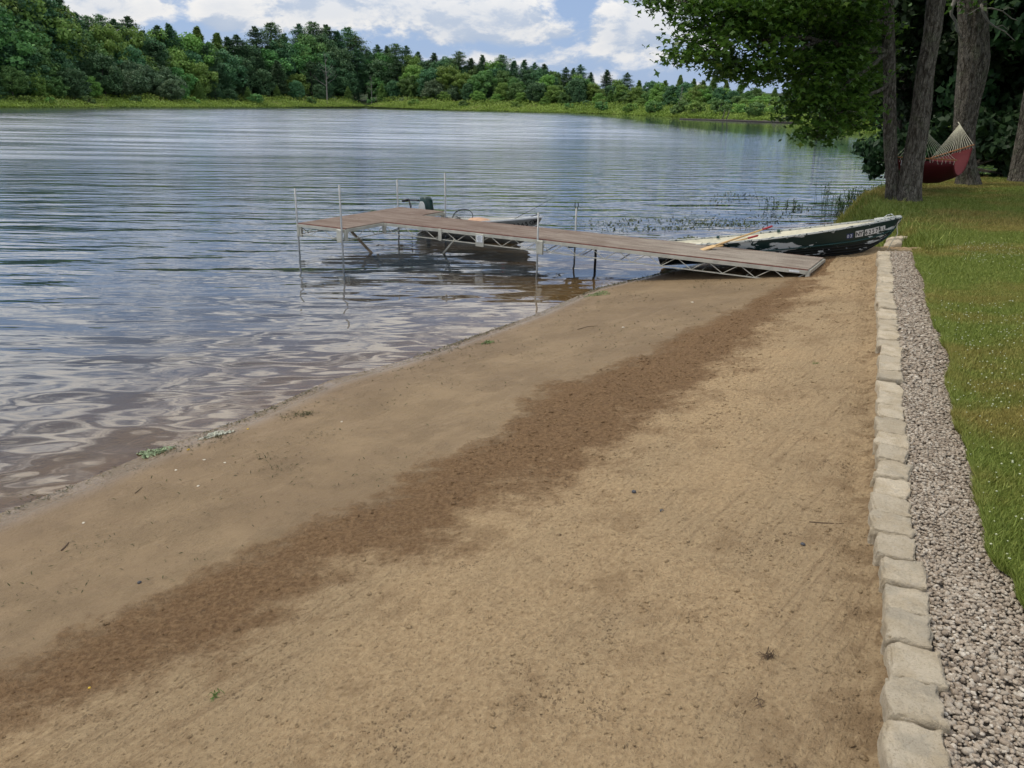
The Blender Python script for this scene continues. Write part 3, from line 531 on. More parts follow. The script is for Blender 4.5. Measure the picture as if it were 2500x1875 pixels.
for x in np.linspace(xl+.6, XR_-.2, 13):
    z_ = DT if x < 0 else DT+(ze-DT)*x/XR_
    b.bar((x, 0, z_-.05), (x, DW, z_-.05), .03, .04); b.tube([(x, .01, z_-.21), (x+.02, DW, z_-.06)], .008, 6)
b.build('cross_members', mtruss, dock)
def post(x, y, ztop, side, zbot=-1.3, fork=False, r=.018):
    b = MB(); b.tube([(x, y, zbot), (x, y, ztop)], r, 12); o = b.build('post', mgalv, dock, True)
    k = MB(); k.box((x+side*.055, y, DT-.15), (.115, .05, .25), None, .006)
    for dz in (-.06, -.24): k.tube([(x+side*.03, y-.04, DT+dz), (x+side*.03, y+.04, DT+dz)], .009, 6)
    k.build('bracket', mtruss, o)
    if fork:
        f = MB()
        for s_ in (-1, 1): f.tube([(x+s_*.012, y, ztop-.02), (x+s_*.036, y, ztop+.03), (x+s_*.036, y, ztop+.075), (x+s_*.026, y, ztop+.10)], .009, 6)
        f.build('rope_fork', mblk, o)
    return o
def ztop(x, y, u, v):
    P = Org+U*x+Wv*y; return py(u, v, P.y).z
P1 = (xl-.035, -1.16); P2 = (xl+1.20, -1.235); P3 = (xl-.03, DW+.83); P4 = (xl+1.27, DW+.90); P5 = (.02, -.065); P6 = (.12, DW+.06)
for (x, y), (u, v), s_, fk in ((P1, (726, 460), 1, 0), (P2, (848, 452), -1, 0), (P3, (982, 438), 1, 0), (P4, (1090, 422), -1, 0), (P5, (1315, 519), 1, 0), (P6, (1383, 507), 1, 1)):
    post(x, y, ztop(x, y, u, v), s_, fork=fk)
b = MB(); b.bar((xl+.95, -.75, DT-.08), (xl+1.45, -.35, -.25), .045, .05); b.build('support_beam', mrust, dock)
b = MB(); b.bar((xl+1.24+1.75, -.01, DT-.20), (xl+1.24+1.0, .45, -.20), .03, .04); b.build('support_beam', mtruss, dock)
b = MB(); b.bar((.15, .95, .30), (1.25, .55, DT-.07), .03, .045); b.build('support_beam', mblk, dock)
b = MB(); b.bar((1.9, .95, .34), (2.75, .6, DT-.06), .04, .05); b.build('support_beam', mblk, dock)
b = MB(); b.tube([(.75, .9, DT-.05), (.75, .9, -.25)], .024, 10); b.build('inner_leg', mblk, dock, True)
b = MB(); b.bar((xl+1.24+.05, -.045, DT-.02), (xl+1.24+.05, -.045, DT-.24), .02, .05); b.build('joint_plate', mtruss, dock)
xa = dl(px(1058, 560, DT)).x; b = MB(); b.box((xa+.0, -.045, DT-.13), (.075, .016, .235), None, .004); b.build('joint_plate', mtruss, dock)
xb = dl(px(1151, 572, DT)).x; b = MB(); b.box((xb, -.045, DT-.15), (.18, .016, .24), None, .004); o = b.build('maker_plate', mtruss, dock); b = MB(); b.box((xb, -.055, DT-.12), (.135, .006, .13), None, .002); b.build('printed_label', mplate, o)
b = MB()
for k, (wd_, dz) in enumerate([(.07, .045), (.10, .02), (.085, 0), (.10, -.02), (.05, -.045)]): b.box((xb, -.0590, DT-.12+dz), (wd_, .002, .004))
b.build('label_lines', mblk, o)
mblue = simple('blue_print', (.05, .09, .25), .4); b = MB(); b.box((XR_-.20, -.045, ze-.045), (.16, .006, .028), None, .002); o = b.build('maker_sticker', mplate, dock)
def text(s_, size, m, parent, M, name='lettering', ext=.001, sx=1., bold=0.):
    cu = bpy.data.curves.new('txt', 'FONT'); cu.body = s_; cu.size = size; cu.extrude = ext; cu.align_x = 'LEFT'; cu.offset = bold; cu.space_character = 1.02; cu.resolution_u = 3
    to = bpy.data.objects.new('txt', cu); C.objects.link(to); dg = bpy.context.evaluated_depsgraph_get(); dg.update(); me = bpy.data.meshes.new_from_object(to.evaluated_get(dg)); bpy.data.objects.remove(to)
    o = link(name, me, m, parent); me.materials.clear(); me.materials.append(m); me.transform(Matrix.Diagonal((sx, 1, 1, 1))); me.transform(M); return o

# ------------------------------------------------------------------ boats
def hull_fn(L, beam, dep, tw=.80, rake=.35, bowrise=.22, k0=.72, kh=.72):
    def f(s, q):                                 # s 0 stern..1 bow ; q 0 keel..1 gunwale ; returns x, half width, z
        hb = beam/2*(tw+(1-tw)*sin(min(s/.45, 1)*pi/2)) if s < .45 else beam/2*max(0., 1-((s-.45)/.55)**2.3)
        sheer = dep+bowrise*s**2.2; keel = .0+(sheer)*max(0, (s-k0)/(1-k0))**2.6*kh
        prof = q**.42 if s < .5 else q**(.42+.55*(s-.5)*1.5)
        z = keel+(sheer-keel)*(q**1.35)
        x = L*s-rake*(1-q)**1.2*max(0, (s-.6)/.4)**1.5
        return Vector((x, hb*min(1, prof*.96+.04*q)*(1 if q > 0 else 0), z))
    return f
def boat_hull(f, m_out, m_in, parent, ns=44, nq=14, th=.012, name='hull'):
    V = []; F = []
    row = 2*nq+1
    for i in range(ns+1):
        s = i/ns
        for j in range(-nq, nq+1):
            p_ = f(s, abs(j)/nq); V.append((p_.x, p_.y*(1 if j >= 0 else -1), p_.z))
    for i in range(ns):
        for j in range(row-1): F.append((i*row+j, i*row+j+1, (i+1)*row+j+1, (i+1)*row+j))
    # transom
    n0 = len(V)
    for j in range(row): V.append(V[j])
    F.append(tuple(range(n0, n0+row)))
    mb = MB(); mb.v = V; mb.f = F; o = mb.build(name, m_out, parent, True); o.data.materials.append(m_in)
    md = o.modifiers.new('thick', 'SOLIDIFY'); md.thickness = th; md.offset = -1; md.material_offset = 1; md.material_offset_rim = 0; md.use_even_offset = False
    return o
def sheer_line(f, side, n=40, q=1., off=0.):
    return [Vector((f(i/n, q).x, side*(f(i/n, q).y+off), f(i/n, q).z)) for i in range(n+1)]
def strip(pts, w_, h_, flip=1):                  # rectangular gunwale swept along pts
    V = []; F = []
    for i, p_ in enumerate(pts):
        d = (pts[min(i+1, len(pts)-1)]-pts[max(i-1, 0)]).normalized(); sd_ = Vector((-d.y, d.x, 0)); sd_ = sd_.normalized() if sd_.length > 1e-5 else Vector((0, 1, 0))
        for a, b_ in ((-w_/2, -h_/2), (w_/2, -h_/2), (w_/2, h_/2), (-w_/2, h_/2)): V.append(p_+sd_*a+Vector((0, 0, b_)))
    for i in range(len(pts)-1):
        for k in range(4): F.append((i*4+k, i*4+(k+1) % 4, i*4+4+(k+1) % 4, i*4+4+k))
    F += [(3, 2, 1, 0), tuple(len(V)-4+k for k in range(4))]; b = MB(); b.add(V, F); return b
def pose(o, p, yaw, pitch, roll):
    o.matrix_world = Matrix.Translation(p) @ Matrix.Rotation(yaw, 4, 'Z') @ Matrix.Rotation(-pitch, 4, 'Y') @ Matrix.Rotation(roll, 4, 'X'); return o.matrix_world.copy()
# green and white boat: white metal under peeling dark green paint
mgb_, t = mat('peeling_green_paint'); co = t.new('ShaderNodeTexCoord').outputs['Object']; sp = t.new('ShaderNodeSeparateXYZ', {0: co})
n = t.noise(t.vm(co, scale=(1, 1.6, 2.6)), 3.4, 9, .62, .4); rel = t.attr('rel').outputs['Fac']
midx = t.m('MULTIPLY', t.mapr(sp.outputs[0], .1, 1.2), t.mapr(sp.outputs[0], 2.9, 2.0)); up = t.m('MULTIPLY', t.mapr(rel, .56, .62), t.mapr(rel, 1., .93))
pk = t.m('ADD', t.m('MULTIPLY', t.m('MULTIPLY', midx, up), .135), n); rubl = t.m('MULTIPLY', t.m('MULTIPLY', t.mapr(rel, .545, .56), t.mapr(rel, .625, .60)), t.mapr(sp.outputs[0], 3.3, 2.2)); pk = t.m('ADD', pk, t.m('MULTIPLY', rubl, .16))
bowp = t.m('MULTIPLY', t.mapr(sp.outputs[0], 3.35, 3.7), t.m('MULTIPLY', t.mapr(rel, .30, .40), t.mapr(rel, .96, .8))); pk = t.m('ADD', pk, t.m('MULTIPLY', bowp, .075))
pf = t.mapr(pk, .617, .622); green = t.mix(t.mapr(rel, .45, .62), (.006, .010, .011), (.007, .026, .024)); c = t.mix(pf, green, (.50, .53, .52))
p = t.new('ShaderNodeBsdfPrincipled', {'Base Color': c, 'Roughness': t.mapr(pf, 0, 1, .38, .6), 'Normal': t.new('ShaderNodeBump', {'Height': pf, 'Distance': -.002, 'Strength': .6}).outputs[0]}); t.l.new(p.outputs[0], t.out.inputs[0])
mcream = simple('cream_paint_inside', (.62, .58, .44), .6, 0, .12, 5); mgun, t = mat('worn_gunwale'); co = t.new('ShaderNodeTexCoord').outputs['Object']
c = t.mix(t.mapr(t.noise(t.vm(co, scale=(1, 2, 2)), 16., 7, .65), .54, .58), (.52, .53, .48), (.03, .045, .05)); p = t.new('ShaderNodeBsdfPrincipled', {'Base Color': c, 'Roughness': .6}); t.l.new(p.outputs[0], t.out.inputs[0])
GL = 4.07; gf = hull_fn(GL, 1.16, .40, .84, .34, .21, .80, .34)
green_boat = empty('rowing_boat'); tag(green_boat, 'green rowing boat with peeling paint and cream inside, pulled up bow first beside the dock', 'boat')
GM = pose(green_boat, Vector((2.862, 15.188, .03)), -.386, .139, -.022)
go = boat_hull(gf, mgb_, mcream, green_boat); rl = go.data.attributes.new('rel', 'FLOAT', 'POINT'); row = 29
vals = [abs(j)/14 for i in range(45) for j in range(-14, 15)]+[abs(j)/14 for j in range(-14, 15)]; rl.data.foreach_set('value', vals)
mgt = simple('green_trim', (.010, .05, .045), .4, 0, .2)
for sd_ in (-1, 1):
    strip(sheer_line(gf, sd_, off=.004), .055, .026).build('gunwale', mgun, green_boat)
    s_ = MB(); s_.tube([p_ for p_ in sheer_line(gf, sd_, q=.60, off=.010)], .011, 6); s_.build('rub_strake', mgt, green_boat, True)
    for q in (.15, .27, .38, .48):
        s_ = MB(); s_.tube(sheer_line(gf, sd_, q=q, off=.003), .006, 5); s_.build('lap_strake', mgb_, green_boat, True)
for xs_ in (.55, 1.65, 2.75):
    hb = gf(xs_/GL, .62).y; s_ = MB(); s_.box((xs_, 0, .33), (.26, hb*2-.02, .03), None, .006); s_.build('seat', mcream, green_boat)
s_ = MB(); s_.tube([gf(1, q)+Vector((.01, 0, 0)) for q in np.linspace(0, 1, 12)], .014, 8); s_.build('stem', mgt, green_boat, True)
s_ = MB(); P = [gf(s, 1.) for s in np.linspace(.90, 1, 6)]; V = [(p_.x, p_.y, p_.z+.015) for p_ in P]+[(p_.x, -p_.y, p_.z+.015) for p_ in P]; s_.add(V, [(i, i+1, 7+i, 6+i) for i in range(5)]); o = s_.build('bow_cap', mgun, green_boat); md = o.modifiers.new('t', 'SOLIDIFY'); md.thickness = .015
s_ = MB(); s_.tube([(GL*.93, -.10, gf(.93, 1).z+.02), (GL*.945, -.06, gf(.93, 1).z+.075), (GL*.965, 0, gf(.93, 1).z+.085), (GL*.975, .05, gf(.93, 1).z+.03)], .010, 7); s_.build('bow_handle', mgun, green_boat, True)
for sd_ in (-1, 1):
    for xx in (.95, 2.05):
        g_ = gf(xx/GL, 1.); s_ = MB(); s_.box((xx, sd_*(g_.y-.01), g_.z+.0), (.05, .075, .04), None, .005); s_.build('oarlock_block', mgt, green_boat)
# painter rope down the stem
mrope = simple('pale_rope', (.50, .47, .36), .9, 0, .2, 30)
def on_hull(f, L, s, q, side, out=.004):         # frame on the outside of the hull
    p_ = f(s, q); a = f(min(1, s+.01), q)-f(s-.01, q); b_ = f(s, min(1, q+.02))-f(s, q-.02)
    p_ = Vector((p_.x, side*p_.y, p_.z)); a = Vector((a.x, side*a.y, a.z)).normalized(); b_ = Vector((b_.x, side*b_.y, b_.z)).normalized(); nrm = a.cross(b_).normalized()
    if nrm.y*side < 0: nrm = -nrm
    up_ = nrm.cross(a).normalized()
    if up_.z < 0: up_ = -up_
    return p_+nrm*out, a, up_, nrm
def hull_letters(f, L, side, s0, q, sp_, chars, size, m, parent, plate=None, pm=None, out=.006, name='registration_number', step=.72, sxx=1.):
    s = s0
    for ch in chars:
        if ch != ' ':
            p_, a, up_, n_ = on_hull(f, L, s, q, side, out); M = Matrix((a, up_, n_)).transposed().to_4x4(); M.translation = p_
            if plate and pm:
                b = MB(); b.box((size*step*.45, size*.34, -.003), (size*step*1.02, size*1.02, .003)); k = b.build('number_plate', pm, parent); k.data.transform(M)
            text(ch, size, m, parent, M, name, sx=sxx, bold=size*.02)
        s += (size*step if ch != ' ' else size*.4)/L
mwh = simple('white_vinyl', (.62, .62, .60), .5); mletter = simple('black_letters', (.012, .012, .012), .4); mstk = simple('blue_sticker', (.05, .07, .17), .5); mred = simple('red_sticker', (.52, .09, .06), .5); mpale = simple('pale_letters', (.5, .54, .6), .5)
hull_letters(gf, GL, -1, .800, .73, 0, '03', .085, mpale, green_boat, True, mstk, name='sticker_digits', step=.60, sxx=.8)
hull_letters(gf, GL, -1, .835, .735, 0, 'NY', .115, mletter, green_boat, True, mwh, step=.54, sxx=.74)
hull_letters(gf, GL, -1, .873, .735, 0, '6257', .110, mletter, green_boat, True, mwh, step=.52, sxx=.74)
hull_letters(gf, GL, -1, .934, .745, 0, 'JL', .085, mletter, green_boat, True, mwh, step=.5, sxx=.7)
# small aluminium motor boat
malu = simple('bare_aluminium', (.33, .34, .32), .42, .55, .12, 4., .001, 30); malin = simple('aluminium_inside', (.44, .44, .40), .55, .3, .12, 5.)
mrim = simple('bright_rim', (.66, .67, .66), .35, .4, .06); AL = 3.52; af = hull_fn(AL, 1.22, .46, .86, .34, .148, .78, .45)
abt = empty('fishing_boat'); tag(abt, 'small bare aluminium fishing boat moored behind the dock with an outboard on its stern', 'boat')
AM = pose(abt, Vector((-1.96, 19.258, -.194)), -.753, .074, .003)
boat_hull(af, malu, malin, abt)
for sd_ in (-1, 1):
    strip(sheer_line(af, sd_, off=.004), .05, .028).build('gunwale', mrim, abt)
    s_ = MB(); s_.tube(sheer_line(af, sd_, q=.62, off=.008), .010, 6); s_.build('spray_rail', mrim, abt, True)
for xs_ in (.45, 1.4, 2.3): hb = af(xs_/AL, .66).y; s_ = MB(); s_.box((xs_, 0, .31), (.28, hb*2-.02, .03), None, .006); s_.build('seat', malin, abt)
s_ = MB(); P = [af(s, 1.) for s in np.linspace(.88, 1, 6)]; V = [(p_.x, p_.y, p_.z+.01) for p_ in P]+[(p_.x, -p_.y, p_.z+.01) for p_ in P]; s_.add(V, [(i, i+1, 7+i, 6+i) for i in range(5)]); o = s_.build('bow_cap', mrim, abt); md = o.modifiers.new('t', 'SOLIDIFY'); md.thickness = .012
hull_letters(af, AL, -1, .772, .77, 0, '19', .075, mpale, abt, True, mred, name='sticker_digits', step=.6)
hull_letters(af, AL, -1, .798, .76, 0, 'NY3365GM', .125, mletter, abt, step=.68)
# outboard
mcowl = simple('dark_green_cowl', (.012, .035, .030), .3); mcg = simple('grey_cowl_side', (.42, .43, .42), .4)
ob = empty('outboard_motor'); ob.parent = abt; ob.location = (-.17, 0, .38)
def loft(secs, m, name, parent, n=20, e=3.2):    # secs: (z, cx, hx, hy)
    V = []; F = []
    for z_, cx, hx, hy in secs:
        for k in range(n):
            a = 2*pi*k/n; ca, sa_ = cos(a), sin(a); V.append((cx+hx*abs(ca)**(2/e)*(1 if ca > 0 else -1), hy*abs(sa_)**(2/e)*(1 if sa_ > 0 else -1), z_))
    for i in range(len(secs)-1):
        for k in range(n): F.append((i*n+k, i*n+(k+1) % n, (i+1)*n+(k+1) % n, (i+1)*n+k))
    F += [tuple(range(n))[::-1], tuple((len(secs)-1)*n+k for k in range(n))]; b = MB(); b.add(V, F); return b.build(name, m, parent, True)
loft([(.12, 0, .13, .11), (.2, 0, .165, .125), (.36, .005, .165, .13), (.50, .01, .155, .125), (.57, .0, .13, .11), (.60, -.01, .09, .08)], mcowl, 'cowl', ob)
for sy in (-1, 1):
    b = MB(); ol = [(-.115, .12), (.10, .12), (.125, .28), (.10, .43), (.05, .49), (-.06, .49), (-.10, .42), (-.135, .28)]
    V = [(x, sy*.128, z_) for x, z_ in ol]+[(x*.95, sy*.142, .30+(z_-.30)*.95) for x, z_ in ol]; nn = len(ol); b.add(V, [tuple(range(nn, 2*nn))]+[(k, (k+1) % nn, nn+(k+1) % nn, nn+k) for k in range(nn)]); b.build('side_panel', mcg, ob)
loft([(-.62, .0, .05, .022), (-.35, .0, .07, .035), (-.05, 0, .085, .06), (.12, 0, .12, .10)], mblk, 'leg_housing', ob)
b = MB(); b.box((.13, 0, .0), (.10, .20, .20), None, .01); b.build('clamp', mblk, ob)
b = MB(); b.tube([(-.16, -.02, .50), (-.35, -.06, .515), (-.52, -.10, .52)], [.022, .018, .02], 8); b.tube([(-.52, -.10, .52), (-.68, -.13, .50), (-.71, -.135, .495)], [.032, .034, .025], 8); b.build('tiller_handle', mblk, ob, True)
b = MB(); b.tube([(-.50, -.10, .50), (-.46, -.10, .35), (-.44, -.09, .16)], [.02, .014, .012], 6); b.tube([(-.50, -.10, .5), (-.42, -.1, .40), (-.42, -.09, .28)], .006, 5); b.build('steering_bracket', mblk, ob, True)
def onboat(M, p): return M @ Vector(p)
# gear lying in the boats
mnet = simple('black_net', (.02, .022, .022), .6); mcush = simple('tan_cushion', (.50, .31, .20), .9, 0, .12, 12, .003, 60); mwood = simple('varnished_wood', (.55, .36, .16), .5, 0, .15, 6); mredp = simple('red_grip', (.30, .02, .028), .5); malt = simple('aluminium_tube', (.62, .63, .63), .35, .5)
net = empty('landing_net', onboat(AM, (1.05, .0, .42)), AM.to_euler().z); tag(net, 'black hooped landing net propped in the aluminium boat beside the seat cushion', 'net')
b = MB(); hoop = [(.34*cos(a), .05*sin(a)+.02, .30*max(0, sin(a))*.62+.10+.04*cos(a)) for a in np.linspace(-.3, pi+.3, 22)]; b.tube(hoop, .010, 6); b.build('hoop', mnet, net, True)
b = MB()
for k in range(1, 12):
    a0 = hoop[k+4] if k+4 < len(hoop) else hoop[-1]; b.tube([hoop[21-k], (hoop[21-k][0]*.8+.05, -.02, .12), (.25-.05*k, -.03, .04)], .0028, 4)
for k in range(5): b.tube([(x*(.9-.12*k), -.01*k, z_-.035*k) for x, y, z_ in hoop[2:-2]], .0028, 4)
b.build('mesh_bag', mnet, net); b = MB(); b.tube([(.34, .02, .1), (.62, .0, .07), (.95, -.02, .03)], [.014, .016, .016], 7); b.build('handle', mnet, net, True); b = MB(); b.box((.40, -.02, .09), (.16, .10, .07), None, .02); b.build('handle_yoke', mblk, net)
b = MB()
o = loft([(0, 0, .25, .19), (.03, 0, .28, .21), (.09, 0, .27, .20), (.13, 0, .21, .15), (.145, 0, .10, .08)], mcush, 'seat_cushion', None, 28, 3.); o.matrix_world = Matrix.Translation(onboat(AM, (1.75, -.12, .40))) @ Matrix.Rotation(AM.to_euler().z, 4, 'Z'); tag(o, 'puffy tan seat cushion lying in the aluminium boat', 'cushion')
pad = empty('paddle'); tag(pad, 'white shafted paddle with a yellow band and black grip lying across the aluminium boat', 'paddle'); pad.location = onboat(AM, (2.0, .1, .43)); pad.rotation_euler = (0, radians(-3), AM.to_euler().z+radians(10))
mye = simple('yellow_band', (.70, .42, .05), .5)
b = MB(); b.tube([(0, 0, 0), (.62, 0, 0)], .017, 8); b.build('shaft', malt, pad, True); b = MB(); b.tube([(.621, 0, 0), (.80, 0, 0)], .019, 8); b.build('band', mye, pad, True); b = MB(); b.tube([(.801, 0, 0), (.98, 0, 0)], .018, 8); b.tube([(.97, -.06, 0), (.985, .06, 0)], .018, 8); b.build('grip', mblk, pad, True)
b = MB(); b.box((-.23, 0, 0), (.46, .16, .02), None, .008); b.build('blade', malt, pad)
rod = empty('fishing_rod'); tag(rod, 'thin fishing rod leaning out over the bow of the aluminium boat', 'fishing rod')
ra = onboat(AM, (2.6, -.25, .42)); rb = py(1353, 481, ra.y+.35); b = MB(); b.tube([ra, ra.lerp(rb, .35), ra.lerp(rb, .7)+Vector((0, 0, -.01)), rb], [.009, .006, .004, .0025], 6); b.build('blank', mblk, rod, True)
q_ = ra.lerp(rb, .14); b = MB(); b.tube([q_+Vector((0, 0, -.01)), q_+Vector((.02, 0, -.07))], .022, 8); b.build('reel', mblk, rod, True)
b = MB(); b.tube([onboat(AM, (3.0, .15, .56)), onboat(AM, (3.2, .05, .61)), onboat(AM, (3.42, .0, .66))], .010, 6); o = b.build('mooring_line', mblk, None, True); tag(o, 'short dark mooring line over the bow of the aluminium boat', 'rope')
def oar(name, a, b_, lab, gl=.20):
    o = empty(name); tag(o, lab, 'oar', 'oars in the green boat'); d = (b_-a).normalized(); q1 = b_-d*gl
    k = MB(); k.tube([a, a.lerp(q1, .5), q1], [.019, .018, .015], 8); k.build('shaft', mwood, o, True); k = MB(); k.tube([q1+d*.002, b_-d*.02, b_], [.018, .019, .013], 8); k.build('grip', mredp, o, True)
    k = MB(); e = a-d*.55; k.bar(a, e, .14, .018); k.build('blade', mwood, o)
oar('oar', px(1745, 600, .62), py(1886, 552, px(1745, 600, .62).y+.25), 'upper red gripped oar sticking up over the far side of the green boat')
oar('oar', px(1762, 598, .58), py(1851, 575, px(1762, 598, .58).y+.12), 'lower red gripped oar resting on the near side of the green boat')
bowP = GM @ gf(1, 1.); b = MB(); st0 = GM @ (gf(1, .7)+Vector((.02, -.01, 0))); b.tube([GM @ (gf(1, .95)+Vector((.02, 0, 0))), GM @ (gf(1, .8)+Vector((.0, -.02, 0))), st0, st0+Vector((.02, -.03, -.12)), st0+Vector((-.06, -.03, -.28)), st0+Vector((-.10, -.03, -.40))], .008, 5); o = b.build('bow_rope', mrope, None, True); tag(o, 'frayed pale rope dangling from the bow of the green boat', 'rope')
#==PART3==
# ------------------------------------------------------------------ foliage tools
def leaf_quads(P, size, N=None, flat=.0, shape='diamond', asp=.6):
    """P (n,3) centres, size (n,), N preferred normals -> verts (n*4,3)"""
    n = len(P); R = rng.normal(size=(n, 3)); R[:, 2] = R[:, 2]*(1-flat)+flat*2.2*np.sign(R[:, 2]+1e-9)
    if N is not None: R = R*.55+N
    R /= np.linalg.norm(R, axis=1)[:, None]+1e-9
    a = np.cross(R, rng.normal(size=(n, 3))); a /= np.linalg.norm(a, axis=1)[:, None]+1e-9; b = np.cross(R, a); s = np.asarray(size)[:, None]
    droop = np.zeros((n, 3)); droop[:, 2] = -.18*np.asarray(size)
    if shape == 'maple':
        return np.stack([P-a*s, P-a*s*.25-b*s*.38, P+a*s*.0-b*s*.95+droop, P+a*s*.32-b*s*.36, P+a*s*1.05+droop, P+a*s*.32+b*s*.36, P+a*s*.0+b*s*.95+droop, P-a*s*.25+b*s*.38], 1)
    return np.stack([P-a*s, P-b*s*asp, P+a*s+droop, P+b*s*asp], 1)
def leaf_mesh(name, Q, m, parent, tint):
    n, k, _ = Q.shape
    return npmesh(name, Q.reshape(-1, 3), np.arange(n*k).reshape(-1, k), m, parent, attrs={'tint': np.repeat(tint, k)})
mbark = simple('bark_grey', (.085, .075, .060), .95, 0, .35, 14., .02, 22.); mdead = simple('dead_wood', (.20, .185, .16), .9, 0, .2, 10.)
mfl = [leafmat('leaves_bright', (.118, .223, .042), (.246, .385, .083), None, .25, .6, .22), leafmat('leaves_mid', (.077, .177, .048), (.173, .312, .083), None, .22, .6, .25),
       leafmat('leaves_silver', (.070, .125, .055), (.150, .215, .105), None, .2, .5, .15), leafmat('leaves_dark', (.048, .124, .053), (.117, .234, .088), None, .18, .6, .2)]
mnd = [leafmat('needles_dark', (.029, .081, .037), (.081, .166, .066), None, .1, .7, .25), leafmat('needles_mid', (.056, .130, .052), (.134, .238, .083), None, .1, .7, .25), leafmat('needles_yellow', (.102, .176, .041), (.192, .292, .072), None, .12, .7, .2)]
def trunk_mesh(h, r, bend=.3, seg=8):
    b = MB(); ph = random.uniform(0, 6); b.tube([(sin(ph+i)*bend*i/seg, cos(ph*2+i*.8)*bend*i/seg, h*i/seg) for i in range(seg+1)], [r*(1-.85*i/seg)+.02 for i in range(seg+1)], 7); return b
def make_pine(h, R, m, z0=.16, gap=1.25, upt=.12, pw=1.2, ragged=.35):
    root = empty('pine_tree'); t_ = trunk_mesh(h*.97, h*.012+.08, .15); P = []; Nn = []; tints = []; S = []
    z = h*z0
    while z < h*.985:
        fr = (z/h-z0)/(1-z0); rad = R*(1-fr**pw)*(.55+.45*min(1, fr*5+.3))+.35; nb = random.randint(4, 6); base = random.uniform(0, 6.28)
        for k in range(nb):
            if random.random() < .12: continue
            a = base+k*6.283/nb+random.uniform(-.35, .35); L = rad*random.uniform(1-ragged, 1.12); dz = upt*L+random.uniform(-.2, .3)
            nL = int(44+90*L/R)
            t_.tube([(0, 0, z), (cos(a)*L*.9, sin(a)*L*.9, z+dz*.8)], [.045, .012], 4, False)
            u = rng.uniform(.18, 1, nL)**.8; sp_ = (.20+.36*(1-np.abs(u-.6)))*min(L, 3.2)*.48
            px_ = cos(a)*L*u+rng.normal(size=nL)*sp_; py_ = sin(a)*L*u+rng.normal(size=nL)*sp_; pz = z+dz*u**1.4+rng.normal(size=nL)*.17*(1+.6*L/R)
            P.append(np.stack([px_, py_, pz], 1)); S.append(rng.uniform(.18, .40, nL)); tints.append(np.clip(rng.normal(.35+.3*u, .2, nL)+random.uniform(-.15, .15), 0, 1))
        z += gap*random.uniform(.7, 1.25)*(1-.45*fr)
    P = np.concatenate(P); S = np.concatenate(S); T = np.concatenate(tints)
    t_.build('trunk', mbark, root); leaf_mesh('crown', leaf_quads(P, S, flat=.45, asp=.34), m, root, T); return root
def make_broad(h, R, m, z0=.06, blobs=95, per=170, lsz=.27, trunk=True, name='broadleaf_tree'):
    root = empty(name); P = []; Nn = []; T = []; cz = h*(z0+1)/2; hz_ = h*(1-z0)/2
    t_ = trunk_mesh(h*.8, h*.014+.05, .3)
    for k in range(blobs):
        v = rng.normal(size=3); v /= np.linalg.norm(v); v[2] = v[2]*.95+.05; rr = random.uniform(.40, .92)
        shp = 1-.35*max(0, v[2])**2
        c_ = np.array([v[0]*R*rr*shp, v[1]*R*rr*shp, cz+v[2]*hz_*rr]); br = R*random.uniform(.15, .29)
        if k < 10: t_.tube([(0, 0, cz*.5), tuple(c_*.9+np.array([0, 0, -.2]))], [.07, .02], 4, False)
        n = int(per*random.uniform(.7, 1.2)); d = rng.normal(size=(n, 3)); d /= np.linalg.norm(d, axis=1)[:, None]; out = d@v; k2 = out > -.55; d = d[k2]; n = len(d)
        lump = 1+.22*np.sin(d[:, 0]*7+k)*np.sin(d[:, 1]*6+k*2)
        q = c_+d*(br*lump*rng.uniform(.72, 1.08, n))[:, None]*np.array([1, 1, .82]); P.append(q); Nn.append(d); T.append(np.clip(.45+.28*d[:, 2]*0+rng.normal(0, .22, n)+random.uniform(-.18, .18), 0, 1))
    P = np.concatenate(P); N_ = np.concatenate(Nn); T = np.concatenate(T); s_ = rng.uniform(.65, 1.25, len(P))*lsz
    t_.build('trunk', mbark, root); leaf_mesh('crown', leaf_quads(P, s_, N_, asp=.62), m, root, T); return root
def make_snag(h):
    root = empty('dead_tree'); b = MB(); b.tube([(0, 0, 0), (.1, 0, h*.5), (.05, .1, h)], [.16, .10, .03], 7); b.build('trunk', mdead, root); b = MB()
    for k in range(16):
        z = h*random.uniform(.35, .97); a = random.uniform(0, 6.28); L = (h-z)*.35+.6; m1 = Vector((cos(a)*L*.6, sin(a)*L*.6, z+L*.35)); b.tube([(.06, .03, z), m1, m1+Vector((cos(a+.4)*L*.4, sin(a+.4)*L*.4, L*.4))], [.05, .03, .012], 4, False)
    b.build('branches', mdead, root); return root
FARHIDE = []
protos = {'tall': [make_pine(26, 6.2, mnd[0], .12, 1.1, .22, 3.2, .55), make_pine(24, 5.2, mnd[0], .06, .85, .14, 2.2, .45), make_pine(25, 6.6, mnd[1], .14, 1.3, .30, 4., .6)],
          'spire': [make_pine(18, 4.6, mnd[2], .03, .6, -.10, 1.05, .25), make_pine(15, 3.8, mnd[2], .03, .55, -.06, 1.0, .25)],
          'broad': [make_broad(14, 5.4, mfl[1]), make_broad(13, 5., mfl[0]), make_broad(14, 5.2, mfl[3]), make_broad(12, 5.4, mfl[2], .04, 95, 180)],
          'shrub': [make_broad(4.2, 2.5, mfl[1], .02, 26, 110, .22, name='shore_shrub'), make_broad(3.6, 2.3, mfl[0], .02, 24, 110, .21, name='shore_shrub')]}
used = set()
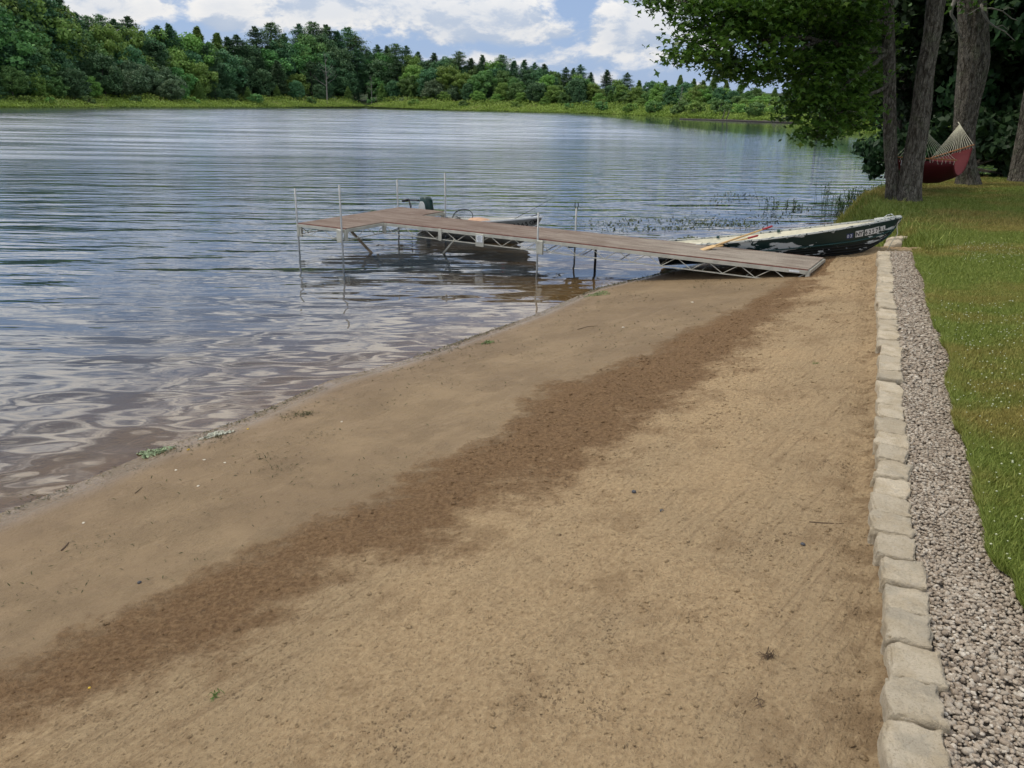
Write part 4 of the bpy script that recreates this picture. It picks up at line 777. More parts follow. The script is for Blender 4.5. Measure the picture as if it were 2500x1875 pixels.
def place_tree(kind, vi, x, y, z, h, wx_=1.):
    p_ = protos[kind][vi]; ph = {'tall': [26, 24, 25], 'spire': [18, 15], 'broad': [14, 13, 14, 12], 'shrub': [4.2, 3.6]}[kind][vi]
    if (kind, vi) in used: o = copy_tree(p_)
    else: o = p_; used.add((kind, vi))
    s_ = h/ph; o.location = (x, y, z-.15); o.rotation_euler = (0, 0, random.uniform(0, 6.28)); o.scale = (s_*wx_, s_*wx_, s_); return o
def gz(x, y): return float(groundz(np.array([x], float), np.array([y], float))[0])
def shore_y(u): # distance of the far bank in the direction of photo column u
    us = [p_[0] for p_ in FARP]; return px(u, float(np.interp(u, us, [p_[1] for p_ in FARP])), 0.)
SKYL = [(-60, -60, 0), (-20, -70, 1), (20, -55, 0), (60, -40, 1), (100, -20, 0), (140, -5, 1), (183, 33, 0), (212, 40, 2), (244, 37, 2), (278, 48, 0), (309, 42, 0), (346, 74, 1), (382, 62, 1), (411, 58, 1), (446, 78, 3), (480, 68, 4), (529, 82, 4), (555, 90, 1), (578, 86, 0), (622, 66, 0), (659, 56, 2), (692, 82, 1), (728, 60, 0), (765, 54, 2), (797, 62, 0), (822, 76, 1), (846, 67, 2), (868, 88, 2), (922, 110, 0), (945, 112, 1), (967, 107, 2), (991, 113, 0), (1020, 126, 1), (1060, 129, 1), (1092, 136, 3), (1121, 126, 2), (1150, 142, 1), (1178, 134, 1), (1205, 146, 3), (1227, 134, 2), (1255, 148, 1), (1280, 146, 1), (1305, 153, 0), (1329, 156, 1), (1355, 166, 3), (1382, 164, 0), (1400, 166, 1), (1418, 158, 0), (1443, 176, 1), (1483, 170, 1), (1510, 192, 3), (1532, 177, 0), (1561, 196, 4), (1593, 195, 3), (1625, 196, 4), (1662, 184, 4), (1695, 192, 4), (1718, 196, 4), (1743, 188, 4), (1775, 198, 4), (1808, 206, 4), (1850, 208, 3), (1893, 214, 4), (1940, 216, 4), (1990, 216, 3), (2040, 214, 4), (2090, 210, 3)]
cnt = {}
def put(lab_kind, o, row):
    cnt.setdefault((lab_kind, row), []).append(o)
for (u, v, ty) in SKYL:
    s_ = shore_y(u); dirn = Vector((s_.x, s_.y, 0)).normalized(); back = {True: 40, False: 46}[u < 180]+random.uniform(0, 10)+(18 if u > 1450 else 0)
    P_ = s_+dirn*back; q = py(u, v, P_.y); P_.x = q.x; z = gz(P_.x, P_.y); h = max(6, (q.z-z)*1.02)
    if ty <= 2: o = place_tree('tall', ty, P_.x, P_.y, z, h, random.uniform(.95, 1.3)); nm = 'tiered dark pine'
    elif ty == 3: o = place_tree('broad', random.choice([0, 1, 2]), P_.x, P_.y, z, h, 1.15); nm = 'round leafy tree'
    else: o = place_tree('spire', random.choice([0, 1]), P_.x, P_.y, z, h, random.uniform(1.1, 1.5)); nm = 'pointed conifer'
    put(nm, o, 'on the far skyline')
for (u0, v0, _), (u1, v1, _) in zip(SKYL[:-1], SKYL[1:]):
    if random.random() < .25: continue
    u = (u0+u1)/2; v = max(v0, v1)+random.uniform(2, 14); s_ = shore_y(u); P_ = s_+Vector((s_.x, s_.y, 0)).normalized()*(43+random.uniform(0, 8)); q = py(u, v, P_.y); z = gz(q.x, q.y); vi = random.choice([0, 1, 1, 2]); put(['mid green leafy tree', 'bright green leafy tree', 'dark leafy tree'][vi], place_tree('broad', vi, q.x, q.y, z, q.z-z, random.uniform(.8, 1.1)), 'high in the far woods')
MIDR = []
u = -60
while u < 2120:
    s_ = shore_y(u); dirn = Vector((s_.x, s_.y, 0)).normalized(); sk = np.interp(u, [a[0] for a in SKYL], [a[1] for a in SKYL]); shv = np.interp(u, [p_[0] for p_ in FARP], [p_[1] for p_ in FARP])
    for row, (bk, fr_) in enumerate(((36+random.uniform(0, 6), random.uniform(.64, .84)), (29+random.uniform(0, 4), random.uniform(.42, .60)), (22+random.uniform(0, 3), random.uniform(.22, .36)))):
        if row == 2 and random.random() < .35: continue
        if u > 1450: bk += 8
        P_ = s_+dirn*bk; q = py(u+row*13+random.uniform(-12, 12), shv-10-(shv-10-sk)*fr_, P_.y); z = gz(q.x, q.y); h = max(2.5, q.z-z)
        silver = 240 < u < 420 and row >= 1 or 1040 < u < 1140 and row == 1
        vi = 3 if silver else random.choice([0, 0, 1, 2, 2] if u < 1000 else [0, 1, 1, 2])
        if silver or random.random() < (.55 if u < 1000 else .8): o = place_tree('broad', vi, q.x, q.y, z, h, random.uniform(1.05, 1.4) if h > 6 else 1.6); nm = ['mid green leafy tree', 'bright green leafy tree', 'dark leafy tree', 'silvery leafed tree'][vi]
        elif h > 8 and u < 1450: o = place_tree('tall', random.choice([0, 1]), q.x, q.y, z, h, 1.35); nm = 'tiered dark pine'
        else: o = place_tree('spire', random.choice([0, 0, 1]), q.x, q.y, z, h, 1.4); nm = 'pointed conifer'
        put(nm, o, ['high in the far woods', 'midway in the far woods', 'low in the far woods'][row])
    u += 40 if u < 1300 else 36
for (u, v, vi) in [(60, 232, 1), (120, 236, 1), (215, 232, 0), (330, 232, 0), (470, 234, 1), (625, 226, 0), (760, 234, 0), (905, 236, 0), (1010, 240, 1), (1130, 244, 0), (1260, 246, 1), (1390, 250, 0), (1470, 245, 0), (1540, 250, 1), (1600, 244, 0), (1660, 240, 0), (1700, 246, 1), (1760, 240, 0), (1810, 250, 1), (1850, 246, 0), (1900, 252, 1), (1960, 255, 0), (2120, 262, 1)]:
    s_ = shore_y(u); P_ = s_+Vector((s_.x, s_.y, 0)).normalized()*random.uniform(5, 10); q = py(u, v, P_.y); z = gz(q.x, q.y); o = place_tree('shrub', vi, q.x, q.y, z, max(1.8, q.z-z+.3), 1.2); put('bushy green shrub', o, 'in the marsh at the far bank')
for (nm, row), L_ in cnt.items():
    L_.sort(key=lambda o: o.location.x/o.location.y)
    for i, o in enumerate(L_):
        lab = f'{nm} {row}' if len(L_) == 1 else f'{nm} {row}, {ordn(i+1)} such from the left'
        tag(o, lab, 'shrub' if 'shrub' in nm else 'tree', nm.replace('tree', 'trees') if False else f'{nm}s {row}')
for i, (u, vb, vt, bk) in enumerate([(792, 225, 130, 9), (1664, 250, 210, 9), (905, 240, 185, 8)]):
    s_ = shore_y(u); P_ = s_+Vector((s_.x, s_.y, 0)).normalized()*bk; q = py(u, vt, P_.y); z = gz(q.x, q.y); h = q.z-z; o = make_snag(10.); o.location = (q.x, q.y, z); o.scale = (h/10,)*3
    tag(o, ['tall bare dead tree standing among the dark pines', 'dead grey conifer on the far bank, rightmost of the bare ones', 'slim dead tree in front of the woods left of the mooring posts'][i], 'dead tree')

# marsh vegetation along the far bank
mmarsh = leafmat('marsh_leaves', (.163, .250, .035), (.338, .438, .088), (.34, .30, .14), .3, .6, 0)
FP = SHORE[13:]+LAKE[len(SHORE):len(SHORE)+4]
acc = []; allfar = FAR+[(47, 128), (46, 104), (60, 96)]
for (ax, ay), (bx_, by_) in zip(allfar[:-1], allfar[1:]):
    L = math.hypot(bx_-ax, by_-ay)
    if ax < -220 and bx_ < -220: continue
    n = int(L*300); tt = rng.uniform(0, 1, n); d = rng.uniform(0, 1, n)**1.6*34; nx, ny = (by_-ay)/L, -(bx_-ax)/L
    mx_, my_ = ax+(bx_-ax)*.5, ay+(by_-ay)*.5
    if inpoly(np.array([mx_+nx*2]), np.array([my_+ny*2]), LAKE)[0]: nx, ny = -nx, -ny
    acc.append(np.stack([ax+(bx_-ax)*tt+nx*d, ay+(by_-ay)*tt+ny*d, d], 1))
acc = np.concatenate(acc); acc = acc[np.hypot(acc[:, 0], acc[:, 1]) > 85]; x, y, d = acc.T; hgt = (.5+1.9*np.clip(d/12, 0, 1))*(.30+1.4*fbm(x*.20, y*.20, 3, 5)); z = groundz(x, y)+rng.uniform(0, 1, len(x))*hgt
z = np.maximum(z, .03); P = np.stack([x, y, z], 1); T = np.clip(fbm(x*.09, y*.2, 3, 3)*1.3-.2+rng.normal(0, .13, len(x))-.35*np.clip((x+20)/120, 0, 1), 0, 1)
leaf_mesh('marsh_plants', leaf_quads(P, rng.uniform(.16, .36, len(x)), flat=.1, asp=.5), mmarsh, None, T); tag(bpy.data.objects['marsh_plants'], 'band of yellow green marsh plants along the far bank', 'marsh plants', kind='stuff')
# floating log and snags at the right end of the far bank
def seg(name, u0, v0, u1, v1, r, lab, cat, z0=.05, m=mdead):
    a = px(u0, v0, z0); b_ = px(u1, v1, z0); b = MB(); b.tube([a, a.lerp(b_, .5)+Vector((0, 0, .03)), b_], [r*.6, r, r*.8], 7); o = b.build(name, m, None, True); tag(o, lab, cat); return o
seg('fallen_log', 1660, 290, 1945, 300, .22, 'long dark log lying in the water along the far right bank', 'log', .08, simple('wet_log', (.05, .042, .035), .7))
for i, (u, v0, u1, v1, lab) in enumerate([(1763, 292, 1770, 266, 'leftmost dark stick leaning up from the far log'), (1773, 292, 1781, 268, 'dark stick beside the leftmost one on the far log'), (1853, 290, 1860, 265, 'tall pale bleached snag standing on the far right bank'), (1796, 291, 1806, 285, 'short crooked stub rising from the far log'), (1858, 291, 1864, 284, 'tiny stub just right of the tall pale snag')]):
    a = px(u, v0, .05); q = py(u1, v1, a.y); b = MB(); b.tube([a, a.lerp(q, .5)+Vector((.1, 0, 0)), q], [.14, .10, .05], 6); o = b.build('snag', mdead if i in (2, 3, 4) else mbark, None, True); tag(o, lab, 'snag')
b = MB(); a = px(1882, 297, .1)
for u1, v1 in ((1918, 286), (1905, 283), (1925, 292), (1900, 291), (1862, 294)): b.tube([a, py(u1, v1, a.y+.5)], [.10, .04], 5)
tag(b.build('driftwood', mdead, None, True), 'bleached driftwood branch fanning out at the right end of the far log', 'driftwood')

# ------------------------------------------------------------------ near trees on the right
mb1, t = mat('rough_bark'); co = t.new('ShaderNodeTexCoord').outputs['Object']; v_ = t.vm(co, scale=(1, 1, .28)); n1 = t.noise(v_, 16., 7, .68, .3); n2 = t.noise(co, 3., 5, .6)
vor = t.new('ShaderNodeTexVoronoi', {'Vector': t.vm(co, scale=(1, 1, .3)), 'Scale': 22.}, feature='DISTANCE_TO_EDGE').outputs[0]
c = t.mix(t.mapr(n1, .36, .62), (.050, .042, .032), (.200, .180, .145)); c = t.mix(t.mapr(n2, .52, .66, 0, .5), c, (.13, .14, .085)); c = t.mix(t.mapr(vor, 0., .12, .6, 0.), c, (.035, .03, .022))
hh = t.m('ADD', t.m('MULTIPLY', n1, .05), t.m('MULTIPLY', t.mapr(vor, 0., .25), .02)); p = t.new('ShaderNodeBsdfPrincipled', {'Base Color': c, 'Roughness': .95, 'Specular IOR Level': .15, 'Normal': t.new('ShaderNodeBump', {'Height': hh, 'Distance': 1., 'Strength': 1.}).outputs[0]}); t.l.new(p.outputs[0], t.out.inputs[0])
mmaple = leafmat('maple_leaves', (.034, .085, .012), (.105, .195, .026), (.17, .26, .04), .38, .45, 0); mwoods = leafmat('woods_leaves_shaded', (.010, .030, .008), (.026, .060, .014), None, .12, .6, .2)  # woods leaves coloured near black to deepen the shade under the trees
def big_trunk(pairs, y, zb, name_parent, flare=1.5, seed=0):       # pairs: (v, u_left, u_right) in the photo
    pts = []; rad = []
    for v, ul, ur in pairs:
        a, b_ = py(ul, v, y), py(ur, v, y); pts.append((a+b_)/2); rad.append((b_-a).length/2*.93)
    pts.insert(0, pts[0]+(pts[0]-pts[1])*.3+Vector((0, 0, -.3))); rad.insert(0, rad[0]*flare)
    d = (pts[-1]-pts[-2]).normalized()
    for k in range(1, 6): pts.append(pts[-1]+d*1.5+Vector((.06*k, .05*k, .35))); rad.append(rad[-1]*.90)
    P = []; n = 96; vt = []; F = []
    S = np.array([list(p_) for p_ in pts]); Rr = np.array(rad); cum = np.concatenate([[0], np.cumsum(np.linalg.norm(np.diff(S, axis=0), axis=1))]); m_ = int(cum[-1]/.05); tt = np.linspace(0, cum[-1], m_); C_ = np.stack([np.interp(tt, cum, S[:, k]) for k in range(3)], 1); Rr = np.interp(tt, cum, Rr)
    k5 = np.ones(9)/9
    for k in range(3): C_[4:-4, k] = np.convolve(C_[:, k], k5, 'valid')
    Rr[4:-4] = np.convolve(Rr, k5, 'valid'); an = np.linspace(0, 2*pi, n, endpoint=False); A2, T2 = np.meshgrid(an, tt)
    rid = fbm(np.cos(A2)*7+seed, np.sin(A2)*7+T2*1.6, 4, seed)*.6+fbm(np.cos(A2)*3+5, np.sin(A2)*3+T2*.8, 3, seed+9)*.7-.62
    root_ = np.exp(-T2/.22)*.30*np.maximum(0, np.cos(A2*5+seed)); RR = Rr[:, None]*(1+.22*rid+root_)
    V = np.stack([C_[:, None, 0]+RR*np.cos(A2), C_[:, None, 1]+RR*np.sin(A2), np.repeat(C_[:, None, 2], n, 1)], -1).reshape(-1, 3); i = np.arange(m_*n).reshape(m_, n); j = np.roll(i, -1, 1)
    F = np.stack([i[:-1], j[:-1], j[1:], i[1:]], -1).reshape(-1, 4); o = npmesh('trunk', V, F, mb1, name_parent, smooth=True); o.matrix_parent_inverse = name_parent.matrix_world.inverted(); return pts
def limbs(name, paths, parent, m=mb1):
    b = MB()
    for P_, r0, r1 in paths:
        n = len(P_); pts = [Vector(P_[0])]
        for k in range(1, n):
            a, q = Vector(P_[k-1]), Vector(P_[k]); L = (q-a).length
            for s_ in (1/3, 2/3, 1): pts.append(a.lerp(q, s_)+(Vector(rng.normal(size=3))*L*.03 if s_ < 1 else Vector((0, 0, 0))))
        b.tube(pts, [r0+(r1-r0)*i/(len(pts)-1) for i in range(len(pts))], 7)
    o = b.build(name, m, parent, True); return o
def sprays(blobs, per_m3, leaf, nleaf=26, spread=.27, flat=.55, parent=None, m=mmaple, name='crown', shape='maple', twigs=True, tb=0.):
    """blobs: centre, radii ; fills them with layered sprays of leaves"""
    P = []; T = []; S = []; tw = MB()
    for (c_, r_) in blobs:
        c_ = np.array(c_, float); r_ = np.array(r_, float); n = max(3, int(4.19*r_.prod()*per_m3)); d = rng.normal(size=(n, 3)); d /= np.linalg.norm(d, axis=1)[:, None]; q = c_+d*r_*(rng.uniform(.25, 1, n)**.5)[:, None]
        out = d*np.array([1, 1, .2])
        for k in range(n):
            m_ = int(nleaf*random.uniform(.6, 1.3)); g_ = rng.normal(size=(m_, 3))*np.array([spread, spread, spread*.33]); g_[:, 2] -= .12*np.hypot(g_[:, 0], g_[:, 1])
            P.append(q[k]+g_); T.append(np.clip(rng.normal(.42+tb, .2, m_)+random.uniform(-.15, .15), 0, 1)); S.append(rng.uniform(.6, 1.2, m_)*leaf)
            if twigs and k % 2 == 0:
                e = Vector(q[k]); b0 = e-Vector(out[k])*.55+Vector((0, 0, -.05)); tw.tube([b0, b0.lerp(e, .5)+Vector((0, 0, .04)), e+Vector(out[k])*.15], [.012, .008, .004], 4, False)
    P = np.concatenate(P); T = np.concatenate(T); S = np.concatenate(S)
    o = leaf_mesh(name, leaf_quads(P, S, flat=flat, shape=shape), m, parent, T)
    if twigs: tag(tw.build('branchlets', mb1, parent), kind='stuff')
    return o
# slim maple whose lower limbs reach out over the lake
T1 = empty('maple_tree'); tag(T1, 'slim upright maple nearest the lake, its leafy limbs hanging out over the water', 'tree')
big_trunk([(472, 2162, 2198), (420, 2163, 2194), (376, 2158, 2191), (289, 2156, 2188), (174, 2157, 2187), (87, 2152, 2184), (0, 2148, 2182)], 20.2, .6, T1, 1.25, 3)
Y = 18.2
def PB(u, v, ru, rv, y, ry=1.): q = py(u, v, y); k = y/FPX*1.0; return (tuple(q), (ru*k, ry, rv*k))
TIP = [PB(1600, -2, 14, 5, 17.8, .2), PB(1632, 3, 14, 5, 17.8, .2), PB(1697, 10, 20, 16, 17.8, .4), PB(2010, 60, 150, 60, 20.5, .8), PB(2080, 330-70, 40, 30, 19.6, .6)]
BL = [PB(1745, 30, 95, 50, 18, 1.), PB(1850, 20, 120, 70, 18.6, 1.4), PB(1960, 10, 120, 60, 19, 1.6), PB(2060, 20, 80, 70, 19.7, 1.2),
      PB(1735, 100, 60, 38, 17.6, .8), PB(1820, 110, 90, 60, 18.2, 1.2), PB(1685, 128, 38, 15, 17.4, .4), PB(1668, 88, 28, 15, 17.6, .4), PB(1655, 139, 14, 7, 17.3, .3), PB(1830, 165, 70, 22, 18, .8), PB(1700, 60, 40, 22, 17.6, .5), PB(1740, 145, 60, 14, 17.6, .5),
      PB(1890, 150, 60, 35, 18.6, .8), PB(1865, 195, 55, 14, 18.2, .6), PB(1960, 165, 60, 40, 19, 1.2), PB(2030, 110, 75, 50, 19.6, 1.2), PB(2035, 190, 85, 60, 19.4, 1.1), PB(2110, 150, 70, 90, 22.2, 1.),
      PB(1960, 235, 55, 40, 18.8, .9), PB(2030, 265, 80, 40, 18.6, 1.), PB(2000, 303, 48, 20, 18.3, .6), PB(2012, 328, 15, 9, 18.2, .3), PB(2085, 262, 45, 45, 19.4, .8), PB(1930, 262, 32, 26, 18.6, .5), PB(2060, 300, 45, 14, 18.5, .5), PB(1975, 325, 22, 8, 18.2, .3)]
sprays(BL+TIP, 19., .080, 36, .22, .5, T1)
limbs('limb', [([py(2165, 130, 20.2), py(2080, 115, 19.6), py(2000, 101, 19.0), py(1975, 92, 18.8), py(1920, 91, 18.4), py(1860, 98, 18.)], .085, .022), ([py(1995, 100, 19.), py(1960, 118, 18.7), py(1900, 132, 18.3), py(1850, 138, 18)], .05, .015), ([py(2165, 60, 20.2), py(2050, 40, 19.4), py(1900, 30, 18.6), py(1760, 60, 18)], .09, .02),
             ([py(2165, 130, 20.2), py(2120, 165, 19.6), py(2060, 215, 19.1), py(2000, 280, 18.6)], .07, .015), ([py(2165, 210, 20.2), py(2110, 240, 19.5), py(2050, 275, 18.9), py(2010, 310, 18.4)], .05, .012), ([py(1590, -4, 17.8), py(1640, 14, 17.9), py(1668, 4, 18.), py(1720, -20, 18.2)], .008, .02)], T1)
# rest of the crown, unseen above the frame, added to shade what lies below
sprays([((5.5, 18.5, 6.6), (2.8, 2.4, 1.3)), ((8.5, 20, 7.6), (3., 2.6, 1.6)), ((7, 19.5, 9.6), (3.2, 2.8, 1.6))], 2.2, .16, 14, .45, .4, T1, name='upper_crown', shape='diamond', twigs=False)
# leaning trunk
T2 = empty('leaning_tree'); tag(T2, 'thick leaning grey trunk in front of the hammock', 'tree')
big_trunk([(470, 2190, 2248), (440, 2194, 2250), (405, 2201, 2254), (347, 2213, 2263), (260, 2228, 2274), (174, 2237, 2280), (87, 2254, 2297), (0, 2263, 2309)], 20.0, .6, T2, 1.35, 11)
sprays([((11.5, 20.5, 8.6), (2.6, 2.5, 1.5)), ((12.5, 19.5, 7.), (2.4, 2., .9)), ((10.6, 21, 6.2), (1.2, 1.2, .6))], 4., .10, 22, .40, .4, T2, m=mmaple, shape='diamond', twigs=False)  # unseen foliage overhead, added for the shade it casts
# broad old trunk
T3 = empty('old_tree'); tag(T3, 'massive old trunk with mossy bark and dead twigs behind the hammock', 'tree')
big_trunk([(448, 2336, 2396), (410, 2333, 2385), (376, 2328, 2380), (318, 2327, 2379), (260, 2330, 2390), (203, 2336, 2405), (145, 2341, 2417), (87, 2341, 2412), (0, 2338, 2406)], 24., .8, T3, 1.5, 23)
b = MB()
for path, r0, r1 in [([(2335, -10), (2324, 20), (2322, 35), (2332, 50), (2337, 75), (2347, 94)], .055, .018), ([(2347, 94), (2356, 90), (2362, 86)], .012, .006), ([(2395, 10), (2402, 35), (2415, 55), (2430, 66), (2452, 76), (2478, 100)], .035, .010), ([(2402, 22), (2420, 20), (2447, 27), (2470, 45), (2484, 50)], .022, .008), ([(2430, 66), (2448, 62), (2462, 74)], .012, .006), ([(2355, 38), (2370, 32), (2385, 22), (2400, 15)], .015, .01), ([(2447, 27), (2460, 18), (2476, 22)], .010, .005)]:
    pts = [py(u, v, 23.1) for u, v in path]; b.tube(pts, [r0+(r1-r0)*i/(len(pts)-1) for i in range(len(pts))], 6)
b.build('dead_branch', mdead, T3, True)
sprays([((14.5, 24, 9.5), (3.5, 3.2, 1.8)), ((16, 22, 7.8), (2.5, 2., 1.)), PB(2362, 4, 30, 10, 23.2, .4)], 3.6, .10, 22, .45, .4, T3, m=mmaple, shape='diamond', twigs=False)  # crown mostly out of view, put in to shade lawn and hammock
T4 = empty('edge_tree'); tag(T4, 'brown trunk cut off by the right edge of the picture', 'tree')
big_trunk([(442, 2463, 2525), (400, 2470, 2528), (330, 2484, 2540), (260, 2495, 2550)], 25., .9, T4, 1.3, 31)
sprays([((19, 25, 9.), (3.2, 3., 1.8))], 2.2, .17, 14, .5, .4, T4, m=mmaple, shape='diamond', twigs=False)
# dark woods behind
WD = [(15, 33, 13, 4.6), (18.5, 30, 14, 4.6), (22, 33, 13, 4.8), (19, 38, 15, 5), (24, 39, 15, 5.2), (28, 35, 14, 5), (29, 43, 15, 5.4), (34, 40, 15, 5.5), (24, 28.5, 12, 4.2), (38, 48, 16, 5.8), (34, 52, 16, 5.8), (44, 60, 16, 6), (30, 30, 13, 4.6), (41, 68, 15, 5.5), (52, 72, 16, 6)]
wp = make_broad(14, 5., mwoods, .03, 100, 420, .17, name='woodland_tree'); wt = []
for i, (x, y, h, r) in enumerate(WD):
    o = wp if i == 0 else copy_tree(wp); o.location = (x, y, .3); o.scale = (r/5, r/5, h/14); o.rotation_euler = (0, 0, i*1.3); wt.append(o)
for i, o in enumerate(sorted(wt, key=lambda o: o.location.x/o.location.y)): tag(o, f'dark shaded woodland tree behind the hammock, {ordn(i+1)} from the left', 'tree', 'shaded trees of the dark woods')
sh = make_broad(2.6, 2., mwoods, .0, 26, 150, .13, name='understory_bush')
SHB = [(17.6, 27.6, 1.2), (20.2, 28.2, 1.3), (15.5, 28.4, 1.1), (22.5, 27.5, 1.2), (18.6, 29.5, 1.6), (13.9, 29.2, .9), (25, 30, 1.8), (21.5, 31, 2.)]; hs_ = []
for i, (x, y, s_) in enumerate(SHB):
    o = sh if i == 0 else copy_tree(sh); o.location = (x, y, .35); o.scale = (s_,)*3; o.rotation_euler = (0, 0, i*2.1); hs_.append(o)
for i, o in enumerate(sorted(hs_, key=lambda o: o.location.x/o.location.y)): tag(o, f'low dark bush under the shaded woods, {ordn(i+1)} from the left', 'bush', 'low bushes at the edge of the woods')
# mid distance bushes on the cove bank seen under the maple
mcove = mfl[0]; cb = make_broad(5, 4., mfl[1], .02, 30, 150, .2, name='cove_bush'); cl = []
for i, (x, y, s_) in enumerate([(50, 112, 1.1), (57, 108, 1.2), (64, 104, 1.4), (53, 124, 1.6), (62, 118, 1.7), (72, 100, 1.7), (48, 134, 1.5)]):
    o = cb if i == 0 else copy_tree(cb); o.location = (x, y, .3); o.scale = (s_,)*3; o.rotation_euler = (0, 0, i*1.7); cl.append(o)
for i, o in enumerate(sorted(cl, key=lambda o: o.location.x/o.location.y)): tag(o, f'round green bush on the cove bank behind the maple, {ordn(i+1)} from the left', 'bush', 'bushes round the cove')
n = 16000; x = rng.uniform(45, 72, n); y = rng.uniform(96, 132, n); k = ~inpoly(x, y, LAKE); x, y = x[k], y[k]; ds = bed(x, y)[0]; k = ds < 12; x, y = x[k], y[k]
leaf_mesh('cove_grass', leaf_quads(np.stack([x, y, groundz(x, y)+rng.uniform(0, .6, len(x))], 1), rng.uniform(.12, .3, len(x)), asp=.4), leafmat('cove_green', (.07, .17, .02), (.13, .25, .035), None, .3, .6, 0), None, rng.uniform(0, 1, len(x))); tag(bpy.data.objects['cove_grass'], 'bright green grass on the cove bank between the trunks', 'grass', kind='stuff')

# ------------------------------------------------------------------ hammock
mham = simple('red_canvas', (.085, .003, .006), .75, 0, .08, 8., .002, 40.); mropes = simple('cream_cord', (.50, .48, .36), .85, 0, .15, 30); mbar = simple('spreader_wood', (.34, .14, .045), .5, 0, .2, 10)
H = empty('hammock'); tag(H, 'red canvas hammock with wooden spreader bars slung between two trunks', 'hammock')
nb0, nb1 = py(2184, 383, 20.75), py(2336, 391, 20.65); fb0, fb1 = py(2272, 386, 23.2), py(2379, 353, 22.9); ap0 = py(2254, 314, 20.15); ap1 = py(2343, 303, 23.75)
for a, q in ((nb0, nb1), (fb0, fb1)): b = MB(); b.tube([a, q], .016, 8); b.build('spreader_bar', mbar, H, True)
for a, q, ap in ((nb0, nb1, ap0), (fb0, fb1, ap1)):
    b = MB()
    for k in range(17): e = a.lerp(q, .02+.96*k/16); b.tube([ap, ap.lerp(e, .5)+Vector((0, 0, -.012)), e], .0062, 4)
    b.tube([ap+Vector((0, .25, .12)), ap], .014, 6); b.build('cords', mropes, H)
V = []; nu, nv = 30, 18
for i in range(nu+1):
    s_ = i/nu
    for j in range(nv+1):
        w_ = j/nv; A_ = nb0.lerp(nb1, .03+.94*w_); B_ = fb0.lerp(fb1, .03+.94*w_); p_ = A_.lerp(B_, s_); edge = abs(w_-.5)*2
        sg = (.66-.17*edge**2)*(4*s_*(1-s_))**.72; pull = 0
        V.append((p_.x, p_.y-.05*sin(pi*s_), p_.z-.05-sg+.006*sin(w_*22+s_*9)))
F = [(i*(nv+1)+j, i*(nv+1)+j+1, (i+1)*(nv+1)+j+1, (i+1)*(nv+1)+j) for i in range(nu) for j in range(nv)]
b = MB(); b.add(V, F); o = b.build('canvas', mham, H, True); md = o.modifiers.new('t', 'SOLIDIFY'); md.thickness = .006
b = MB()
for k in range(15):
    for a, q in ((nb0, nb1), (fb0, fb1)): e = a.lerp(q, .04+.92*k/14); b.tube([e, e+Vector((rng.uniform(-.02, .02), -.015, -.05)), e+Vector((rng.uniform(-.03, .03), -.02, -.10*rng.uniform(.7, 1.2)))], .005, 4)
b.build('lacing', mropes, H)
q = py(2203, 397, 20.62); b = MB(); b.box(q, (.06, .008, .13)); b.build('care_tag', mwh, H)

# ------------------------------------------------------------------ water plants and shore litter
mreed = leafmat('reed_leaves', (.022, .050, .012), (.055, .10, .022), None, .2, .6, 0); mweed = leafmat('pond_weed', (.045, .065, .028), (.10, .125, .05), None, .05, .7, 0)
def reed(x, y, z, h, n, lean=.3, V=None):
    st = MB()
    for k in range(n):
        a = random.uniform(0, 6.28); bx_, by_ = x+random.gauss(0, .12), y+random.gauss(0, .12); hh_ = h*random.uniform(.5, 1.1); l = lean*hh_*random.random(); tp = Vector((bx_+cos(a)*l, by_+sin(a)*l, z+hh_)); b0 = Vector((bx_, by_, z-.15))
        st.tube([b0, b0.lerp(tp, .5)+Vector((0, 0, .02)), tp], [.006, .005, .003], 4, False)
        for q in range(random.randint(2, 5)):
            c_ = b0.lerp(tp, random.uniform(.4, 1)); aa = random.uniform(0, 6.28); L = random.uniform(.08, .2); tip = c_+Vector((cos(aa)*L, sin(aa)*L, random.uniform(-.08, .10))); sd_ = Vector((-sin(aa), cos(aa), 0))*L*.13; m_ = c_.lerp(tip, .45)+Vector((0, 0, .03))
            st.add([c_, m_-sd_, tip, m_+sd_], [(0, 1, 2, 3)])
    return st
rs = []
for i, (u, v, h, n) in enumerate([(1885, 505, .28, 14), (1925, 505, .24, 12), (2001, 500, .75, 5), (2018, 498, .60, 8), (2045, 508, .42, 22), (2072, 502, .55, 26), (2098, 497, .55, 28), (2122, 492, .5, 26), (2145, 484, .5, 26), (2160, 478, .5, 24), (2055, 515, .35, 22), (2110, 505, .35, 22), (1960, 512, .18, 10)]):
    q = px(u, v, 0.); o = reed(q.x, q.y, 0., h, n).build('water_plant', mreed); me = o.data; a_ = me.attributes.new('tint', 'FLOAT', 'POINT'); a_.data.foreach_set('value', rng.uniform(0, 1, len(me.vertices)).astype(np.float32)); rs.append((q.x/q.y, o, h))
for i, (_, o, h) in enumerate(sorted(rs, key=lambda r_: r_[0])): tag(o, f'{"tall" if h > .5 else "low"} dark water plant clump in the shallows, {ordn(i+1)} from the left', 'water plant', 'plants standing in the shallows by the bank')
a = px(1855, 503, 0); b = MB(); b.tube([a, a+Vector((-.08, 0, .2)), py(1840, 458, a.y)], [.007, .005, .003], 4); b.tube([a, py(1848, 508, a.y)], .004, 4); o = b.build('reed_stem', mbark); tag(o, 'single thin dark stem sticking up out of the water', 'reed')
